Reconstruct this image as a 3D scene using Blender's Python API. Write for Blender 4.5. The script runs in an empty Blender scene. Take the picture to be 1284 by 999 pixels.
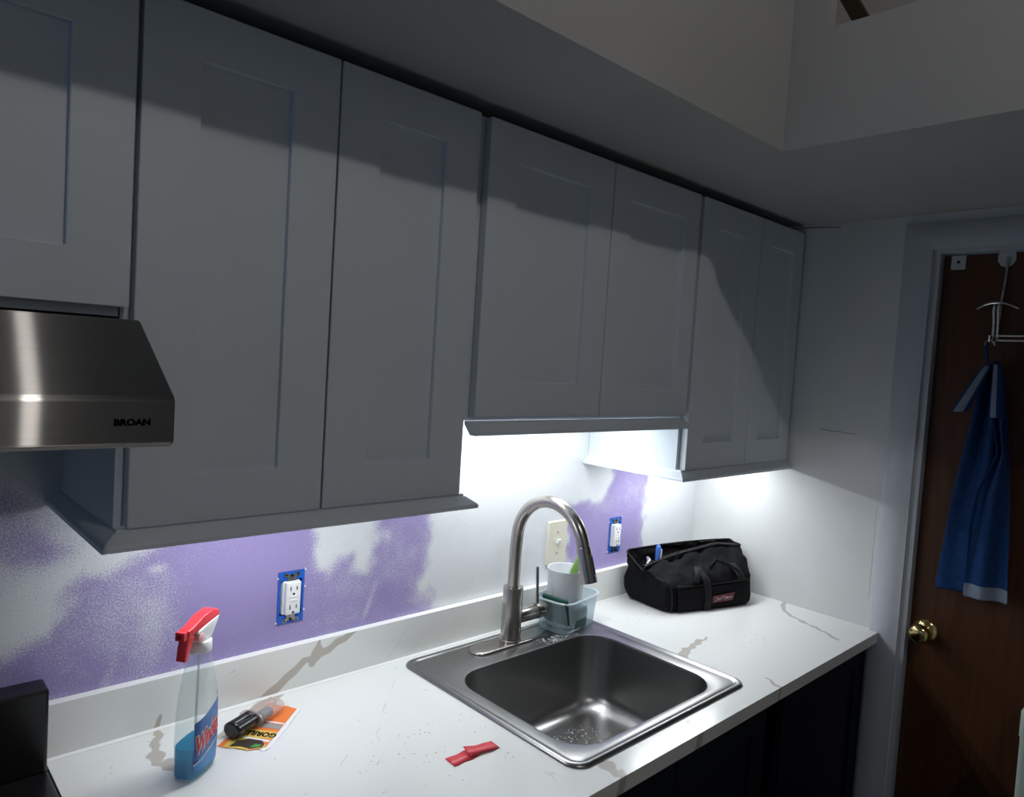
import bpy, bmesh, math, random
import numpy as np
from mathutils import Vector, Matrix

random.seed(7)
RNG = np.random.default_rng(5)
SC = bpy.context.scene
COL = SC.collection
PI = math.pi

# ---------------------------------------------------------------- camera
cam_d = bpy.data.cameras.new('camera')
cam = bpy.data.objects.new('camera', cam_d)
COL.objects.link(cam)
cam_d.sensor_fit = 'HORIZONTAL'
cam_d.sensor_width = 36.0
cam_d.lens = 36.0 * 898.2 / 1284.0
cam_d.clip_start = 0.02
_r = Vector((0.72770241, -0.68297473, 0.06320389))
_u = Vector((-0.00969154, 0.08190058, 0.99659338))
_f = Vector((0.68582453, 0.72583594, -0.05298017))
M = Matrix.Identity(4)
for i in range(3):
    M[i][0], M[i][1], M[i][2] = _r[i], _u[i], -_f[i]
M.translation = Vector((-2.2272, -1.3771, 1.6345))
cam.matrix_world = M
SC.camera = cam

# ---------------------------------------------------------------- world, lamps, exposure
W = bpy.data.worlds.new('world')
SC.world = W
W.use_nodes = True
bg = W.node_tree.nodes['Background']
bg.inputs[0].default_value = (0.19, 0.52, 1.0, 1)      # cool blue ambient, let in by the window opening added at left
bg.inputs[1].default_value = 0.52
SC.view_settings.view_transform = 'Standard'
SC.view_settings.look = 'None'
SC.view_settings.gamma = 1.0
SC.view_settings.exposure = 0.0
SC.view_settings.use_curve_mapping = False

def point_lamp(name, loc, power, color, radius):
    d = bpy.data.lights.new(name, 'POINT')
    d.energy = power; d.color = color; d.shadow_soft_size = radius
    o = bpy.data.objects.new(name, d); COL.objects.link(o); o.location = loc
    return o
point_lamp('ceiling_lamp_bulb', (-1.74, -2.03, 2.985), 14.6, (1.0, 0.93, 0.87), 0.030)

# ---------------------------------------------------------------- mesh helpers
class MB:
    def __init__(self):
        self.v = []; self.f = []; self.m = []; self.mi = 0
    def add(self, vs, fs, mi=None):
        o = len(self.v)
        self.v += [tuple(p) for p in vs]
        self.f += [tuple(i + o for i in f) for f in fs]
        self.m += [self.mi if mi is None else mi] * len(fs)
        return self
    def box(self, x0, x1, y0, y1, z0, z1, mi=None):
        x0, x1 = min(x0, x1), max(x0, x1); y0, y1 = min(y0, y1), max(y0, y1); z0, z1 = min(z0, z1), max(z0, z1)
        vs = [(x0,y0,z0),(x1,y0,z0),(x1,y1,z0),(x0,y1,z0),(x0,y0,z1),(x1,y0,z1),(x1,y1,z1),(x0,y1,z1)]
        fs = [(0,3,2,1),(4,5,6,7),(0,1,5,4),(1,2,6,5),(2,3,7,6),(3,0,4,7)]
        return self.add(vs, fs, mi)
    def prism(self, poly, axis, a0, a1, mi=None):
        """extrude a 2D polygon (in the two other axes, in order) along axis from a0 to a1"""
        n = len(poly)
        def P(p, a):
            if axis == 0: return (a, p[0], p[1])
            if axis == 1: return (p[0], a, p[1])
            return (p[0], p[1], a)
        vs = [P(p, a0) for p in poly] + [P(p, a1) for p in poly]
        fs = [tuple(range(n))[::-1], tuple(range(n, 2*n))]
        fs += [(i, (i+1) % n, n + (i+1) % n, n + i) for i in range(n)]
        return self.add(vs, fs, mi)
    def tube(self, pts, radii, seg=16, cap=True, mi=None):
        pts = [Vector(p) for p in pts]
        n = len(pts)
        if not hasattr(radii, '__len__'): radii = [radii] * n
        t0 = (pts[1] - pts[0]).normalized()
        ref = Vector((0, 0, 1)) if abs(t0.z) < 0.9 else Vector((1, 0, 0))
        nx = t0.cross(ref).normalized()
        vs = []; fs = []
        for i, p in enumerate(pts):
            if i == 0: t = pts[1] - pts[0]
            elif i == n-1: t = pts[-1] - pts[-2]
            else: t = pts[i+1] - pts[i-1]
            t.normalize()
            nx = (nx - t * nx.dot(t)).normalized()
            ny = t.cross(nx)
            for k in range(seg):
                a = 2*PI*k/seg
                vs.append(p + (nx*math.cos(a) + ny*math.sin(a)) * radii[i])
        for i in range(n-1):
            for k in range(seg):
                k2 = (k+1) % seg
                fs.append((i*seg+k, i*seg+k2, (i+1)*seg+k2, (i+1)*seg+k))
        if cap:
            fs.append(tuple(range(seg))[::-1]); fs.append(tuple((n-1)*seg+k for k in range(seg)))
        return self.add(vs, fs, mi)
    def lathe(self, prof, c=(0,0,0), seg=32, axis='z', mi=None, cap=True):
        """prof: list of (radius, height)"""
        vs = []; fs = []
        n = len(prof)
        for r, h in prof:
            for k in range(seg):
                a = 2*PI*k/seg
                x, y = r*math.cos(a), r*math.sin(a)
                if axis == 'z': q = (c[0]+x, c[1]+y, c[2]+h)
                elif axis == 'x': q = (c[0]+h, c[1]+x, c[2]+y)
                else: q = (c[0]+x, c[1]+h, c[2]+y)
                vs.append(q)
        for i in range(n-1):
            for k in range(seg):
                k2 = (k+1) % seg
                fs.append((i*seg+k, i*seg+k2, (i+1)*seg+k2, (i+1)*seg+k))
        if cap:
            fs.append(tuple(range(seg))[::-1]); fs.append(tuple((n-1)*seg+k for k in range(seg)))
        return self.add(vs, fs, mi)
    def loft(self, rings, cap=True, closed=True, mi=None):
        n = len(rings[0]); vs = []; fs = []
        for r in rings: vs += [tuple(p) for p in r]
        for i in range(len(rings)-1):
            for k in range(n if closed else n-1):
                k2 = (k+1) % n
                fs.append((i*n+k, i*n+k2, (i+1)*n+k2, (i+1)*n+k))
        if cap is True or cap == 'start': fs.append(tuple(range(n))[::-1])
        if cap is True or cap == 'end': fs.append(tuple((len(rings)-1)*n + k for k in range(n)))
        return self.add(vs, fs, mi)
    def xform(self, Mx):
        self.v = [tuple(Mx @ Vector(p)) for p in self.v]; return self
    def build(self, name, mats, parent=None, smooth=None, bevel=0, bseg=2, fix=True, loc=None):
        me = bpy.data.meshes.new(name)
        me.from_pydata(self.v, [], self.f)
        if not isinstance(mats, (list, tuple)): mats = [mats]
        for m in mats: me.materials.append(m)
        me.polygons.foreach_set('material_index', self.m)
        if fix or bevel:
            bm = bmesh.new(); bm.from_mesh(me)
            if fix: bmesh.ops.recalc_face_normals(bm, faces=bm.faces)
            if bevel:
                ed = [e for e in bm.edges if len(e.link_faces) == 2 and e.calc_face_angle(0) > 0.5]
                bmesh.ops.bevel(bm, geom=ed, offset=bevel, segments=bseg, profile=0.5, affect='EDGES', clamp_overlap=True)
            bm.to_mesh(me); bm.free()
        if smooth is not None:
            me.polygons.foreach_set('use_smooth', [True]*len(me.polygons))
            me.set_sharp_from_angle(angle=math.radians(smooth))
        o = bpy.data.objects.new(name, me); COL.objects.link(o)
        if parent is not None: o.parent = parent
        return o

def tag(o, label, cat, group=None):
    o['label'] = label; o['category'] = cat
    if group: o['group'] = group
    return o
def thing(name, label, cat, loc=(0,0,0), rz=0.0, group=None):
    o = bpy.data.objects.new(name, None); COL.objects.link(o)
    o.empty_display_size = 0.05
    o.location = loc; o.rotation_euler = (0, 0, rz)
    return tag(o, label, cat, group)
def struct(o):
    o['kind'] = 'structure'; return o
def stuff(o):
    o['kind'] = 'stuff'; return o

def rrect(cx, cy, hx, hy, r, z, n=6):
    """rounded rectangle ring"""
    out = []
    for sx, sy, a0 in ((1,1,0), (-1,1,90), (-1,-1,180), (1,-1,270)):
        for k in range(n+1):
            a = math.radians(a0 + 90*k/n)
            out.append((cx + sx*(hx-r) + r*math.cos(a), cy + sy*(hy-r) + r*math.sin(a), z))
    return out

def text_mb(s, size, extrude=0.0, shear=0.0, spacing=1.0, bold=0.0):
    """builtin-font lettering as a mesh in its own xy plane, left-bottom at origin"""
    cu = bpy.data.curves.new('lettering', 'FONT')
    cu.body = s; cu.size = size; cu.extrude = extrude; cu.shear = shear; cu.space_character = spacing
    cu.offset = bold; cu.resolution_u = 3
    o = bpy.data.objects.new('lettering', cu); COL.objects.link(o)
    dg = bpy.context.evaluated_depsgraph_get(); dg.update()
    me = bpy.data.meshes.new_from_object(o.evaluated_get(dg))
    mb = MB(); mb.add([v.co[:] for v in me.vertices], [tuple(p.vertices) for p in me.polygons])
    bpy.data.objects.remove(o); bpy.data.curves.remove(cu); bpy.data.meshes.remove(me)
    xs = [p[0] for p in mb.v]; ys = [p[1] for p in mb.v]
    mb.v = [(p[0]-min(xs), p[1]-min(ys), p[2]) for p in mb.v]
    mb.w = max(xs)-min(xs); mb.h = max(ys)-min(ys)
    return mb

# ---------------------------------------------------------------- materials
def mat(name, col, rough=0.5, metal=0.0, spec=0.5, noise=None, bump=None, **kw):
    m = bpy.data.materials.new(name); m.use_nodes = True
    nt = m.node_tree; b = nt.nodes['Principled BSDF']
    b.inputs['Base Color'].default_value = (*col, 1)
    b.inputs['Roughness'].default_value = rough
    b.inputs['Metallic'].default_value = metal
    b.inputs['Specular IOR Level'].default_value = spec
    for k, v in kw.items():
        b.inputs[k.replace('_', ' ')].default_value = v
    if noise or bump:
        tc = nt.nodes.new('ShaderNodeTexCoord')
    if noise:
        col2, scale, stretch = noise
        mp = nt.nodes.new('ShaderNodeMapping'); mp.inputs['Scale'].default_value = stretch
        nz = nt.nodes.new('ShaderNodeTexNoise'); nz.inputs['Scale'].default_value = scale; nz.inputs['Detail'].default_value = 5
        nt.links.new(tc.outputs['Object'], mp.inputs[0]); nt.links.new(mp.outputs[0], nz.inputs['Vector'])
        rp = nt.nodes.new('ShaderNodeValToRGB')
        rp.color_ramp.elements[0].position = 0.35; rp.color_ramp.elements[1].position = 0.65
        rp.color_ramp.elements[0].color = (*col, 1); rp.color_ramp.elements[1].color = (*col2, 1)
        nt.links.new(nz.outputs['Fac'], rp.inputs[0]); nt.links.new(rp.outputs[0], b.inputs['Base Color'])
    if bump:
        scale, strength, stretch = bump
        mp = nt.nodes.new('ShaderNodeMapping'); mp.inputs['Scale'].default_value = stretch
        nz = nt.nodes.new('ShaderNodeTexNoise'); nz.inputs['Scale'].default_value = scale; nz.inputs['Detail'].default_value = 3
        bp = nt.nodes.new('ShaderNodeBump'); bp.inputs['Strength'].default_value = strength; bp.inputs['Distance'].default_value = 0.001
        nt.links.new(tc.outputs['Object'], mp.inputs[0]); nt.links.new(mp.outputs[0], nz.inputs['Vector'])
        nt.links.new(nz.outputs['Fac'], bp.inputs['Height']); nt.links.new(bp.outputs[0], b.inputs['Normal'])
    return m

def brushed(name, col, rough, aniso, rot=None, stretch=(1, 1, 60), scale=30.0, bmp=0.04):
    m = mat(name, col, rough, 1.0)
    nt = m.node_tree; b = nt.nodes['Principled BSDF']
    tc = nt.nodes.new('ShaderNodeTexCoord')
    mp = nt.nodes.new('ShaderNodeMapping'); mp.inputs['Scale'].default_value = stretch
    nz = nt.nodes.new('ShaderNodeTexNoise'); nz.inputs['Scale'].default_value = scale; nz.inputs['Detail'].default_value = 4
    nt.links.new(tc.outputs['Object'], mp.inputs[0]); nt.links.new(mp.outputs[0], nz.inputs['Vector'])
    mr = nt.nodes.new('ShaderNodeMapRange'); mr.inputs['To Min'].default_value = rough*0.8; mr.inputs['To Max'].default_value = rough*1.25
    nt.links.new(nz.outputs['Fac'], mr.inputs['Value']); nt.links.new(mr.outputs[0], b.inputs['Roughness'])
    bp = nt.nodes.new('ShaderNodeBump'); bp.inputs['Strength'].default_value = bmp; bp.inputs['Distance'].default_value = 0.0006
    nt.links.new(nz.outputs['Fac'], bp.inputs['Height']); nt.links.new(bp.outputs[0], b.inputs['Normal'])
    if aniso:
        b.inputs['Anisotropic'].default_value = aniso
        tg = nt.nodes.new('ShaderNodeCombineXYZ')
        for i in range(3): tg.inputs[i].default_value = rot[i]
        nt.links.new(tg.outputs[0], b.inputs['Tangent'])
    return m

def attr_mix(name, attr, colA, colB, rough, speck, sharp, spec=0.5, gain=1.0):
    """colA where attribute = 0, colB where 1, broken up by grain"""
    m = mat(name, colA, rough, 0.0, spec)
    nt = m.node_tree; b = nt.nodes['Principled BSDF']
    at = nt.nodes.new('ShaderNodeAttribute'); at.attribute_name = attr
    tc = nt.nodes.new('ShaderNodeTexCoord')
    def nz(scale, detail, rgh=0.6):
        n = nt.nodes.new('ShaderNodeTexNoise'); n.inputs['Scale'].default_value = scale
        n.inputs['Detail'].default_value = detail; n.inputs['Roughness'].default_value = rgh
        nt.links.new(tc.outputs['Object'], n.inputs['Vector']); return n.outputs['Fac']
    def mth(op, a, bb, clamp=False):
        n = nt.nodes.new('ShaderNodeMath'); n.operation = op; n.use_clamp = clamp
        for i, x in enumerate((a, bb)):
            if isinstance(x, (int, float)): n.inputs[i].default_value = x
            else: nt.links.new(x, n.inputs[i])
        return n.outputs[0]
    g1 = mth('SUBTRACT', nz(330, 2, 0.7), 0.5); g2 = mth('SUBTRACT', nz(28, 4), 0.5)
    s = mth('ADD', mth('MULTIPLY', g1, speck), mth('MULTIPLY', g2, speck*0.22))
    fac = mth('ADD', mth('MULTIPLY', mth('ADD', mth('SUBTRACT', at.outputs['Fac'], 0.5), s), sharp), 0.5, True)
    mx = nt.nodes.new('ShaderNodeMix'); mx.data_type = 'RGBA'
    mx.inputs['A'].default_value = (*colA, 1); mx.inputs['B'].default_value = (*colB, 1)
    if gain != 1.0: fac = mth('MULTIPLY', fac, gain)
    nt.links.new(fac, mx.inputs['Factor']); nt.links.new(mx.outputs['Result'], b.inputs['Base Color'])
    return m, b, nt

def thin_clear(name, tint, gloss=0.12, rough=0.08, alpha=0.12, body=(0.85, 0.9, 0.9)):
    """thin clear plastic: mostly transparent, a little diffuse body, fresnel gloss"""
    m = bpy.data.materials.new(name); m.use_nodes = True
    nt = m.node_tree; nt.nodes.clear()
    out = nt.nodes.new('ShaderNodeOutputMaterial')
    tr = nt.nodes.new('ShaderNodeBsdfTransparent'); tr.inputs[0].default_value = (*tint, 1)
    df = nt.nodes.new('ShaderNodeBsdfDiffuse'); df.inputs[0].default_value = (*body, 1)
    gl = nt.nodes.new('ShaderNodeBsdfGlossy'); gl.inputs['Roughness'].default_value = rough
    m1 = nt.nodes.new('ShaderNodeMixShader'); m1.inputs[0].default_value = alpha
    nt.links.new(tr.outputs[0], m1.inputs[1]); nt.links.new(df.outputs[0], m1.inputs[2])
    lw = nt.nodes.new('ShaderNodeLayerWeight'); lw.inputs[0].default_value = 0.5
    pw = nt.nodes.new('ShaderNodeMath'); pw.operation = 'POWER'; pw.inputs[1].default_value = 4.0
    nt.links.new(lw.outputs['Facing'], pw.inputs[0])
    fr = nt.nodes.new('ShaderNodeMapRange'); fr.inputs['To Min'].default_value = 0.035; fr.inputs['To Max'].default_value = gloss*3
    nt.links.new(pw.outputs[0], fr.inputs['Value'])
    m2 = nt.nodes.new('ShaderNodeMixShader')
    nt.links.new(fr.outputs[0], m2.inputs[0]); nt.links.new(m1.outputs[0], m2.inputs[1]); nt.links.new(gl.outputs[0], m2.inputs[2])
    nt.links.new(m2.outputs[0], out.inputs[0])
    return m

CAB = mat('cabinet_paint', (0.63, 0.695, 0.755), 0.42, bump=(160, 0.08, (1, 1, 0.15)))
CABIN = mat('cabinet_inside', (0.55, 0.56, 0.57), 0.6)
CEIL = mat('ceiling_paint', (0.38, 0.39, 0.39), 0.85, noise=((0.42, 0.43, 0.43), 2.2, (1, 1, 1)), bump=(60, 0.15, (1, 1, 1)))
ENDW = mat('end_wall_primer', (0.63, 0.645, 0.64), 0.75, noise=((0.69, 0.70, 0.705), 5.0, (1, 1, 0.5)), bump=(40, 0.12, (1, 1, 1)))
TRIM = mat('trim_paint', (0.49, 0.515, 0.56), 0.4)
FLOORM = mat('floor_planks', (0.16, 0.12, 0.09), 0.5, noise=((0.22, 0.17, 0.12), 6, (1, 12, 1)))
DOORM = mat('door_veneer', (0.062, 0.022, 0.008), 0.5, 0.0, 0.3, noise=((0.085, 0.031, 0.011), 9, (1, 9, 0.7)))
NAVY = mat('navy_paint', (0.005, 0.007, 0.020), 0.5, 0.0, 0.2)
STEEL = bpy.data.materials.new('hood_steel'); STEEL.use_nodes = True
_nt = STEEL.node_tree; _nt.nodes.clear()
_o = _nt.nodes.new('ShaderNodeOutputMaterial'); _g = _nt.nodes.new('ShaderNodeBsdfAnisotropic')
_g.inputs['Roughness'].default_value = 0.165; _g.inputs['Anisotropy'].default_value = 0.925
_t = _nt.nodes.new('ShaderNodeCombineXYZ'); _t.inputs[0].default_value = 1.0
_tc = _nt.nodes.new('ShaderNodeTexCoord'); _mp = _nt.nodes.new('ShaderNodeMapping'); _mp.inputs['Scale'].default_value = (1.5, 60, 60)
_nz = _nt.nodes.new('ShaderNodeTexNoise'); _nz.inputs['Scale'].default_value = 6; _nz.inputs['Detail'].default_value = 6
_rp = _nt.nodes.new('ShaderNodeValToRGB'); _rp.color_ramp.elements[0].color = (0.20, 0.20, 0.20, 1); _rp.color_ramp.elements[1].color = (0.27, 0.265, 0.26, 1)
_nt.links.new(_tc.outputs['Object'], _mp.inputs[0]); _nt.links.new(_mp.outputs[0], _nz.inputs['Vector']); _nt.links.new(_nz.outputs['Fac'], _rp.inputs[0])
_nt.links.new(_rp.outputs[0], _g.inputs['Color']); _nt.links.new(_t.outputs[0], _g.inputs['Tangent']); _nt.links.new(_g.outputs[0], _o.inputs[0])
SINKM = brushed('sink_steel', (0.31, 0.31, 0.305), 0.31, 0.0, None, (1, 6, 6), 30, 0.012)
FAUC = brushed('brushed_nickel', (0.46, 0.43, 0.40), 0.25, 0.0, None, (30, 30, 1), 50)
DARKM = mat('dark_gap', (0.012, 0.012, 0.013), 0.7)
BLACKP = mat('black_enamel', (0.006, 0.006, 0.007), 0.22)
BRASS = mat('polished_brass', (0.72, 0.55, 0.24), 0.16, 1.0)
CHROME = mat('chrome', (0.75, 0.75, 0.76), 0.10, 1.0)
GALV = mat('galvanised_steel', (0.50, 0.50, 0.48), 0.35, 1.0, noise=((0.33, 0.33, 0.32), 90, (1, 1, 1)))
WHITEP = mat('white_plastic', (0.80, 0.81, 0.82), 0.30)
CREAM = mat('almond_plastic', (0.70, 0.67, 0.57), 0.35)
BLUEBOX = mat('blue_box_plastic', (0.012, 0.11, 0.55), 0.45)
CUPM = mat('cup_plastic', (0.70, 0.73, 0.77), 0.35)
REDP = mat('red_plastic', (0.72, 0.035, 0.05), 0.33)
PINKP = mat('pink_plastic', (0.75, 0.42, 0.43), 0.4)
GREENP = mat('green_silicone', (0.125, 0.26, 0.05), 0.55)
SCRUB = mat('green_scrub_pad', (0.012, 0.055, 0.045), 0.95, noise=((0.02, 0.09, 0.07), 160, (1, 1, 1)), bump=(300, 1.0, (1, 1, 1)))
BLUEP = mat('blue_plastic', (0.05, 0.16, 0.55), 0.35)
CLOTHB = mat('bag_canvas', (0.0045, 0.0045, 0.0055), 0.75, 0.0, 0.12, bump=(700, 0.5, (1, 1, 1)))
CLOTHI = mat('bag_lining', (0.006, 0.006, 0.007), 0.9, 0.0, 0.1)
WEB = mat('bag_webbing', (0.007, 0.007, 0.008), 0.6, 0.0, 0.2, bump=(500, 0.5, (1, 1, 1)))
ZIPM = mat('zip_teeth', (0.03, 0.03, 0.032), 0.3)
TOWEL = mat('towel_cloth', (0.012, 0.040, 0.13), 0.95, 0.0, 0.1, noise=((0.016, 0.052, 0.155), 60, (1, 1, 1)), bump=(500, 0.8, (1, 1, 1)))
REDT = mat('red_tape', (0.70, 0.055, 0.075), 0.4)
CRUMB = mat('sawdust', (0.16, 0.12, 0.08), 0.9)
DROP = mat('glint_white_drops', (0.9, 0.93, 0.95), 0.04, 0.0, 1.0, Transmission_Weight=0.45, IOR=1.33)  # white in the base colour stands in for glints on the drops
LOGOR = mat('logo_red', (0.42, 0.09, 0.10), 0.6)
LOGOP = mat('logo_pink', (0.62, 0.36, 0.38), 0.6)
BINM = mat('pale_green_plastic', (0.46, 0.56, 0.50), 0.45)
SMOKE = mat('black_cap_plastic', (0.008, 0.008, 0.009), 0.25)

# ---------------------------------------------------------------- the setting
ZC = 0.914          # counter top
ZS = 2.118          # underside of the soffit
ZCEIL = 3.05
OUTLETS = [(-1.529, 1.110), (-0.447, 1.112)]
HW, HH = 0.0295, 0.0555

def poly_sd(px, pz, poly):
    """signed distance (positive inside) of points to a polygon"""
    poly = np.array(poly, float); n = len(poly)
    d = np.full(px.shape, 1e9); inside = np.zeros(px.shape, bool)
    for i in range(n):
        a = poly[i]; b = poly[(i+1) % n]; e = b - a
        wx, wz = px - a[0], pz - a[1]
        t = np.clip((wx*e[0] + wz*e[1]) / (e @ e), 0, 1)
        d = np.minimum(d, np.hypot(wx - t*e[0], wz - t*e[1]))
        c = ((a[1] > pz) != (b[1] > pz)) & (px < (b[0]-a[0]) * (pz-a[1]) / (b[1]-a[1] + 1e-12) + a[0])
        inside ^= c
    return np.where(inside, d, -d)
def line_d(px, pz, pts, w0, w1):
    """vein field: 1 at the line, falling to 0.5 at its half width"""
    best = np.zeros(px.shape)
    n = len(pts) - 1
    for i in range(n):
        a = np.array(pts[i]); b = np.array(pts[i+1]); e = b - a
        wx, wz = px - a[0], pz - a[1]
        t = np.clip((wx*e[0] + wz*e[1]) / (e @ e), 0, 1)
        d = np.hypot(wx - t*e[0], wz - t*e[1])
        w = w0 + (w1 - w0) * (i + t) / n
        best = np.maximum(best, np.clip(1 - 0.5*d/w, 0, 1))
    return best
def gauss(px, pz, x, z, rx, rz, rot=0.0):
    c, s = math.cos(rot), math.sin(rot)
    u = (px-x)*c + (pz-z)*s; v = -(px-x)*s + (pz-z)*c
    return np.exp(-(u/rx)**2 - (v/rz)**2)
def smooth01(x): 
    x = np.clip(x, 0, 1); return x*x*(3-2*x)

def axis_vals(a, b, step, keys):
    vals = set(np.round(np.arange(a, b, step), 5).tolist()) | {a, b} | set(keys)
    vals = sorted(vals); out = [vals[0]]
    for v in vals[1:]:
        if v - out[-1] < step*0.3:
            if v in keys or v == b: out[-1] = v
        else: out.append(v)
    return np.array(out)

def grid_mesh(name, us, vs, P, skip, field, mats, parent=None, extra=None):
    """grid of quads with holes and a float attribute 'mark'; extra = MB with more faces"""
    U, V = np.meshgrid(us, vs, indexing='ij')
    nu, nv = U.shape
    co = P(U.ravel(), V.ravel())
    uc = (U[:-1, :-1] + U[1:, 1:]) / 2; vc = (V[:-1, :-1] + V[1:, 1:]) / 2
    keep = ~skip(uc, vc)
    ii, jj = np.nonzero(keep)
    a = ii*nv + jj
    F = np.stack([a, a+nv, a+nv+1, a+1], 1)
    fl = field(U.ravel(), V.ravel())
    used = np.unique(F); remap = -np.ones(nu*nv, int); remap[used] = np.arange(len(used))
    co = co[used]; fl = fl[used]; F = remap[F]
    verts = co.tolist(); faces = F.tolist(); mi = [0]*len(faces)
    if extra:
        o = len(verts); verts += extra.v; faces += [tuple(i+o for i in f) for f in extra.f]; mi += extra.m
        fl = np.concatenate([fl, np.zeros(len(extra.v))])
    me = bpy.data.meshes.new(name); me.from_pydata(verts, [], faces)
    for m in mats: me.materials.append(m)
    me.polygons.foreach_set('material_index', mi)
    at = me.attributes.new('mark', 'FLOAT', 'POINT'); at.data.foreach_set('value', fl.astype(np.float32))
    o = bpy.data.objects.new(name, me); COL.objects.link(o)
    if parent: o.parent = parent
    return o

# back wall: purple drywall, skim-coated in white patches
def wall_field(x, z):
    wob = 0.006*np.sin(x*61+z*23) + 0.005*np.sin(z*83-x*37) + 0.004*np.sin(x*140+1)*np.cos(z*120)
    P1 = [(-2.75,1.06),(-2.2,1.08),(-2.031,1.105),(-1.994,1.117),(-1.964,1.133),(-1.951,1.165),(-1.945,1.205),(-1.922,1.223),
          (-1.867,1.229),(-1.824,1.245),(-1.78,1.275),(-1.72,1.33),(-1.62,1.41),(-1.48,1.41),(-1.467,1.245),(-1.468,1.204),(-1.460,1.160),
          (-1.441,1.159),(-1.424,1.179),(-1.385,1.178),(-1.371,1.147),(-1.352,1.142),(-1.337,1.165),(-1.331,1.239),(-1.31,1.36),
          (-1.165,1.36),(-1.158,1.245),(-1.156,1.183),(-1.168,1.141),(-1.179,1.099),(-1.174,1.077),(-1.151,1.037),(-1.14,0.99),(-2.75,0.99)]
    P2 = [(-0.475,1.40),(-0.475,1.307),(-0.48,1.289),(-0.506,1.262),(-0.52,1.238),(-0.577,1.229),(-0.674,1.237),(-0.680,1.185),(-0.672,1.07),(-0.66,0.99),
          (-0.30,0.99),(-0.290,1.064),(-0.288,1.16),(-0.298,1.224),(-0.287,1.274),(-0.283,1.40)]
    a = smooth01((poly_sd(x+wob, z+wob*0.7, P1) + 0.020) / 0.050)
    b = smooth01((poly_sd(x+wob, z+wob*0.7, P2) + 0.012) / 0.036)
    # thin places where the compound was scraped almost bare
    a -= 0.30*gauss(x,z,-1.80,1.06,0.035,0.11,-0.25) + 0.20*gauss(x,z,-1.81,1.13,0.05,0.07)
    a -= 0.28*gauss(x,z,-1.87,1.16,0.09,0.07) + 0.55*gauss(x,z,-1.795,1.212,0.016,0.009)
    a -= 0.28*gauss(x,z,-1.87,1.03,0.010,0.05,-0.3) + 0.14*gauss(x,z,-1.92,1.09,0.08,0.05)
    a -= 0.26*gauss(x,z,-1.40,1.12,0.07,0.055) + 0.24*gauss(x,z,-1.25,1.14,0.09,0.10) + 0.22*gauss(x,z,-1.475,1.20,0.025,0.06)
    a -= 0.40*gauss(x,z,-1.19,1.05,0.03,0.035) + 0.22*gauss(x,z,-1.17,1.2,0.02,0.12) + 0.45*gauss(x,z,-1.295,1.213,0.013,0.018)
    a -= 0.40*gauss(x,z,-1.335,1.06,0.007,0.045,-0.35) + 0.18*gauss(x,z,-1.42,1.035,0.1,0.02)
    a += 0.16*gauss(x,z,-1.60,1.12,0.13,0.14) + 0.15*gauss(x,z,-1.29,1.07,0.05,0.03)
    b -= 0.26*gauss(x,z,-0.37,1.25,0.06,0.06) + 0.24*gauss(x,z,-0.52,1.215,0.08,0.035) + 0.26*gauss(x,z,-0.31,1.13,0.025,0.12)
    b -= 0.22*gauss(x,z,-0.64,1.06,0.04,0.03) + 0.28*gauss(x,z,-0.55,1.0,0.2,0.018) + 0.15*gauss(x,z,-0.33,1.03,0.05,0.03)
    b += 0.10*gauss(x,z,-0.50,1.10,0.10,0.06)
    c = 0.60*gauss(x,z,-2.0,1.285,0.055,0.05) + 0.40*gauss(x,z,-1.965,1.262,0.04,0.02) + 0.42*gauss(x,z,-2.03,1.36,0.04,0.03) + 0.5*gauss(x,z,-2.12,1.30,0.09,0.07)
    return np.clip(np.maximum(np.maximum(a, b), c), 0, 1.2)
WALLM, wb, wnt = attr_mix('skim_coated_drywall', 'mark', (0.70, 0.725, 0.745), (0.32, 0.265, 0.52), 0.72, 2.3, 1.3, 0.3)
XW0 = -2.30
kx = [OUTLETS[0][0]-HW, OUTLETS[0][0]+HW, OUTLETS[1][0]-HW, OUTLETS[1][0]+HW, 0.0]
kz = [OUTLETS[0][1]-HH, OUTLETS[0][1]+HH]
def in_outlet(u, v):
    r = np.zeros(u.shape, bool)
    for ox, oz in OUTLETS: r |= (abs(u-ox) < HW) & (abs(v-kz[0]-HH) < HH)
    return r
ex = MB()
Z0, Z1 = 0.95, 1.46
ex.add([(-4.4,0,0),(0.12,0,0),(0.12,0,Z0),(-4.4,0,Z0)], [(0,1,2,3)])
ex.add([(-4.4,0,Z1),(0.12,0,Z1),(0.12,0,ZCEIL+0.05),(-4.4,0,ZCEIL+0.05)], [(0,1,2,3)])
ex.add([(-4.4,0,Z0),(XW0,0,Z0),(XW0,0,Z1),(-4.4,0,Z1)], [(0,1,2,3)])
ex.add([(0,0,Z0),(0.12,0,Z0),(0.12,0,Z1),(0,0,Z1)], [(0,1,2,3)])
ex.add([(-4.4,0.12,0),(-4.4,0.12,ZCEIL+0.05),(0.12,0.12,ZCEIL+0.05),(0.12,0.12,0)], [(0,1,2,3)])
for ox, oz in OUTLETS:   # cut edges of the plasterboard round the boxes
    x0, x1, z0, z1 = ox-HW, ox+HW, kz[0], kz[1]
    ex.add([(x0,0,z0),(x1,0,z0),(x1,0,z1),(x0,0,z1),(x0,0.013,z0),(x1,0.013,z0),(x1,0.013,z1),(x0,0.013,z1)],
           [(0,4,5,1),(1,5,6,2),(2,6,7,3),(3,7,4,0)])
wall = struct(grid_mesh('wall_back', axis_vals(XW0, 0.0, 0.005, kx), axis_vals(Z0, Z1, 0.005, kz),
                 lambda u, v: np.stack([u, np.zeros_like(u), v], 1), in_outlet, wall_field, [WALLM], extra=ex))

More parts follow.
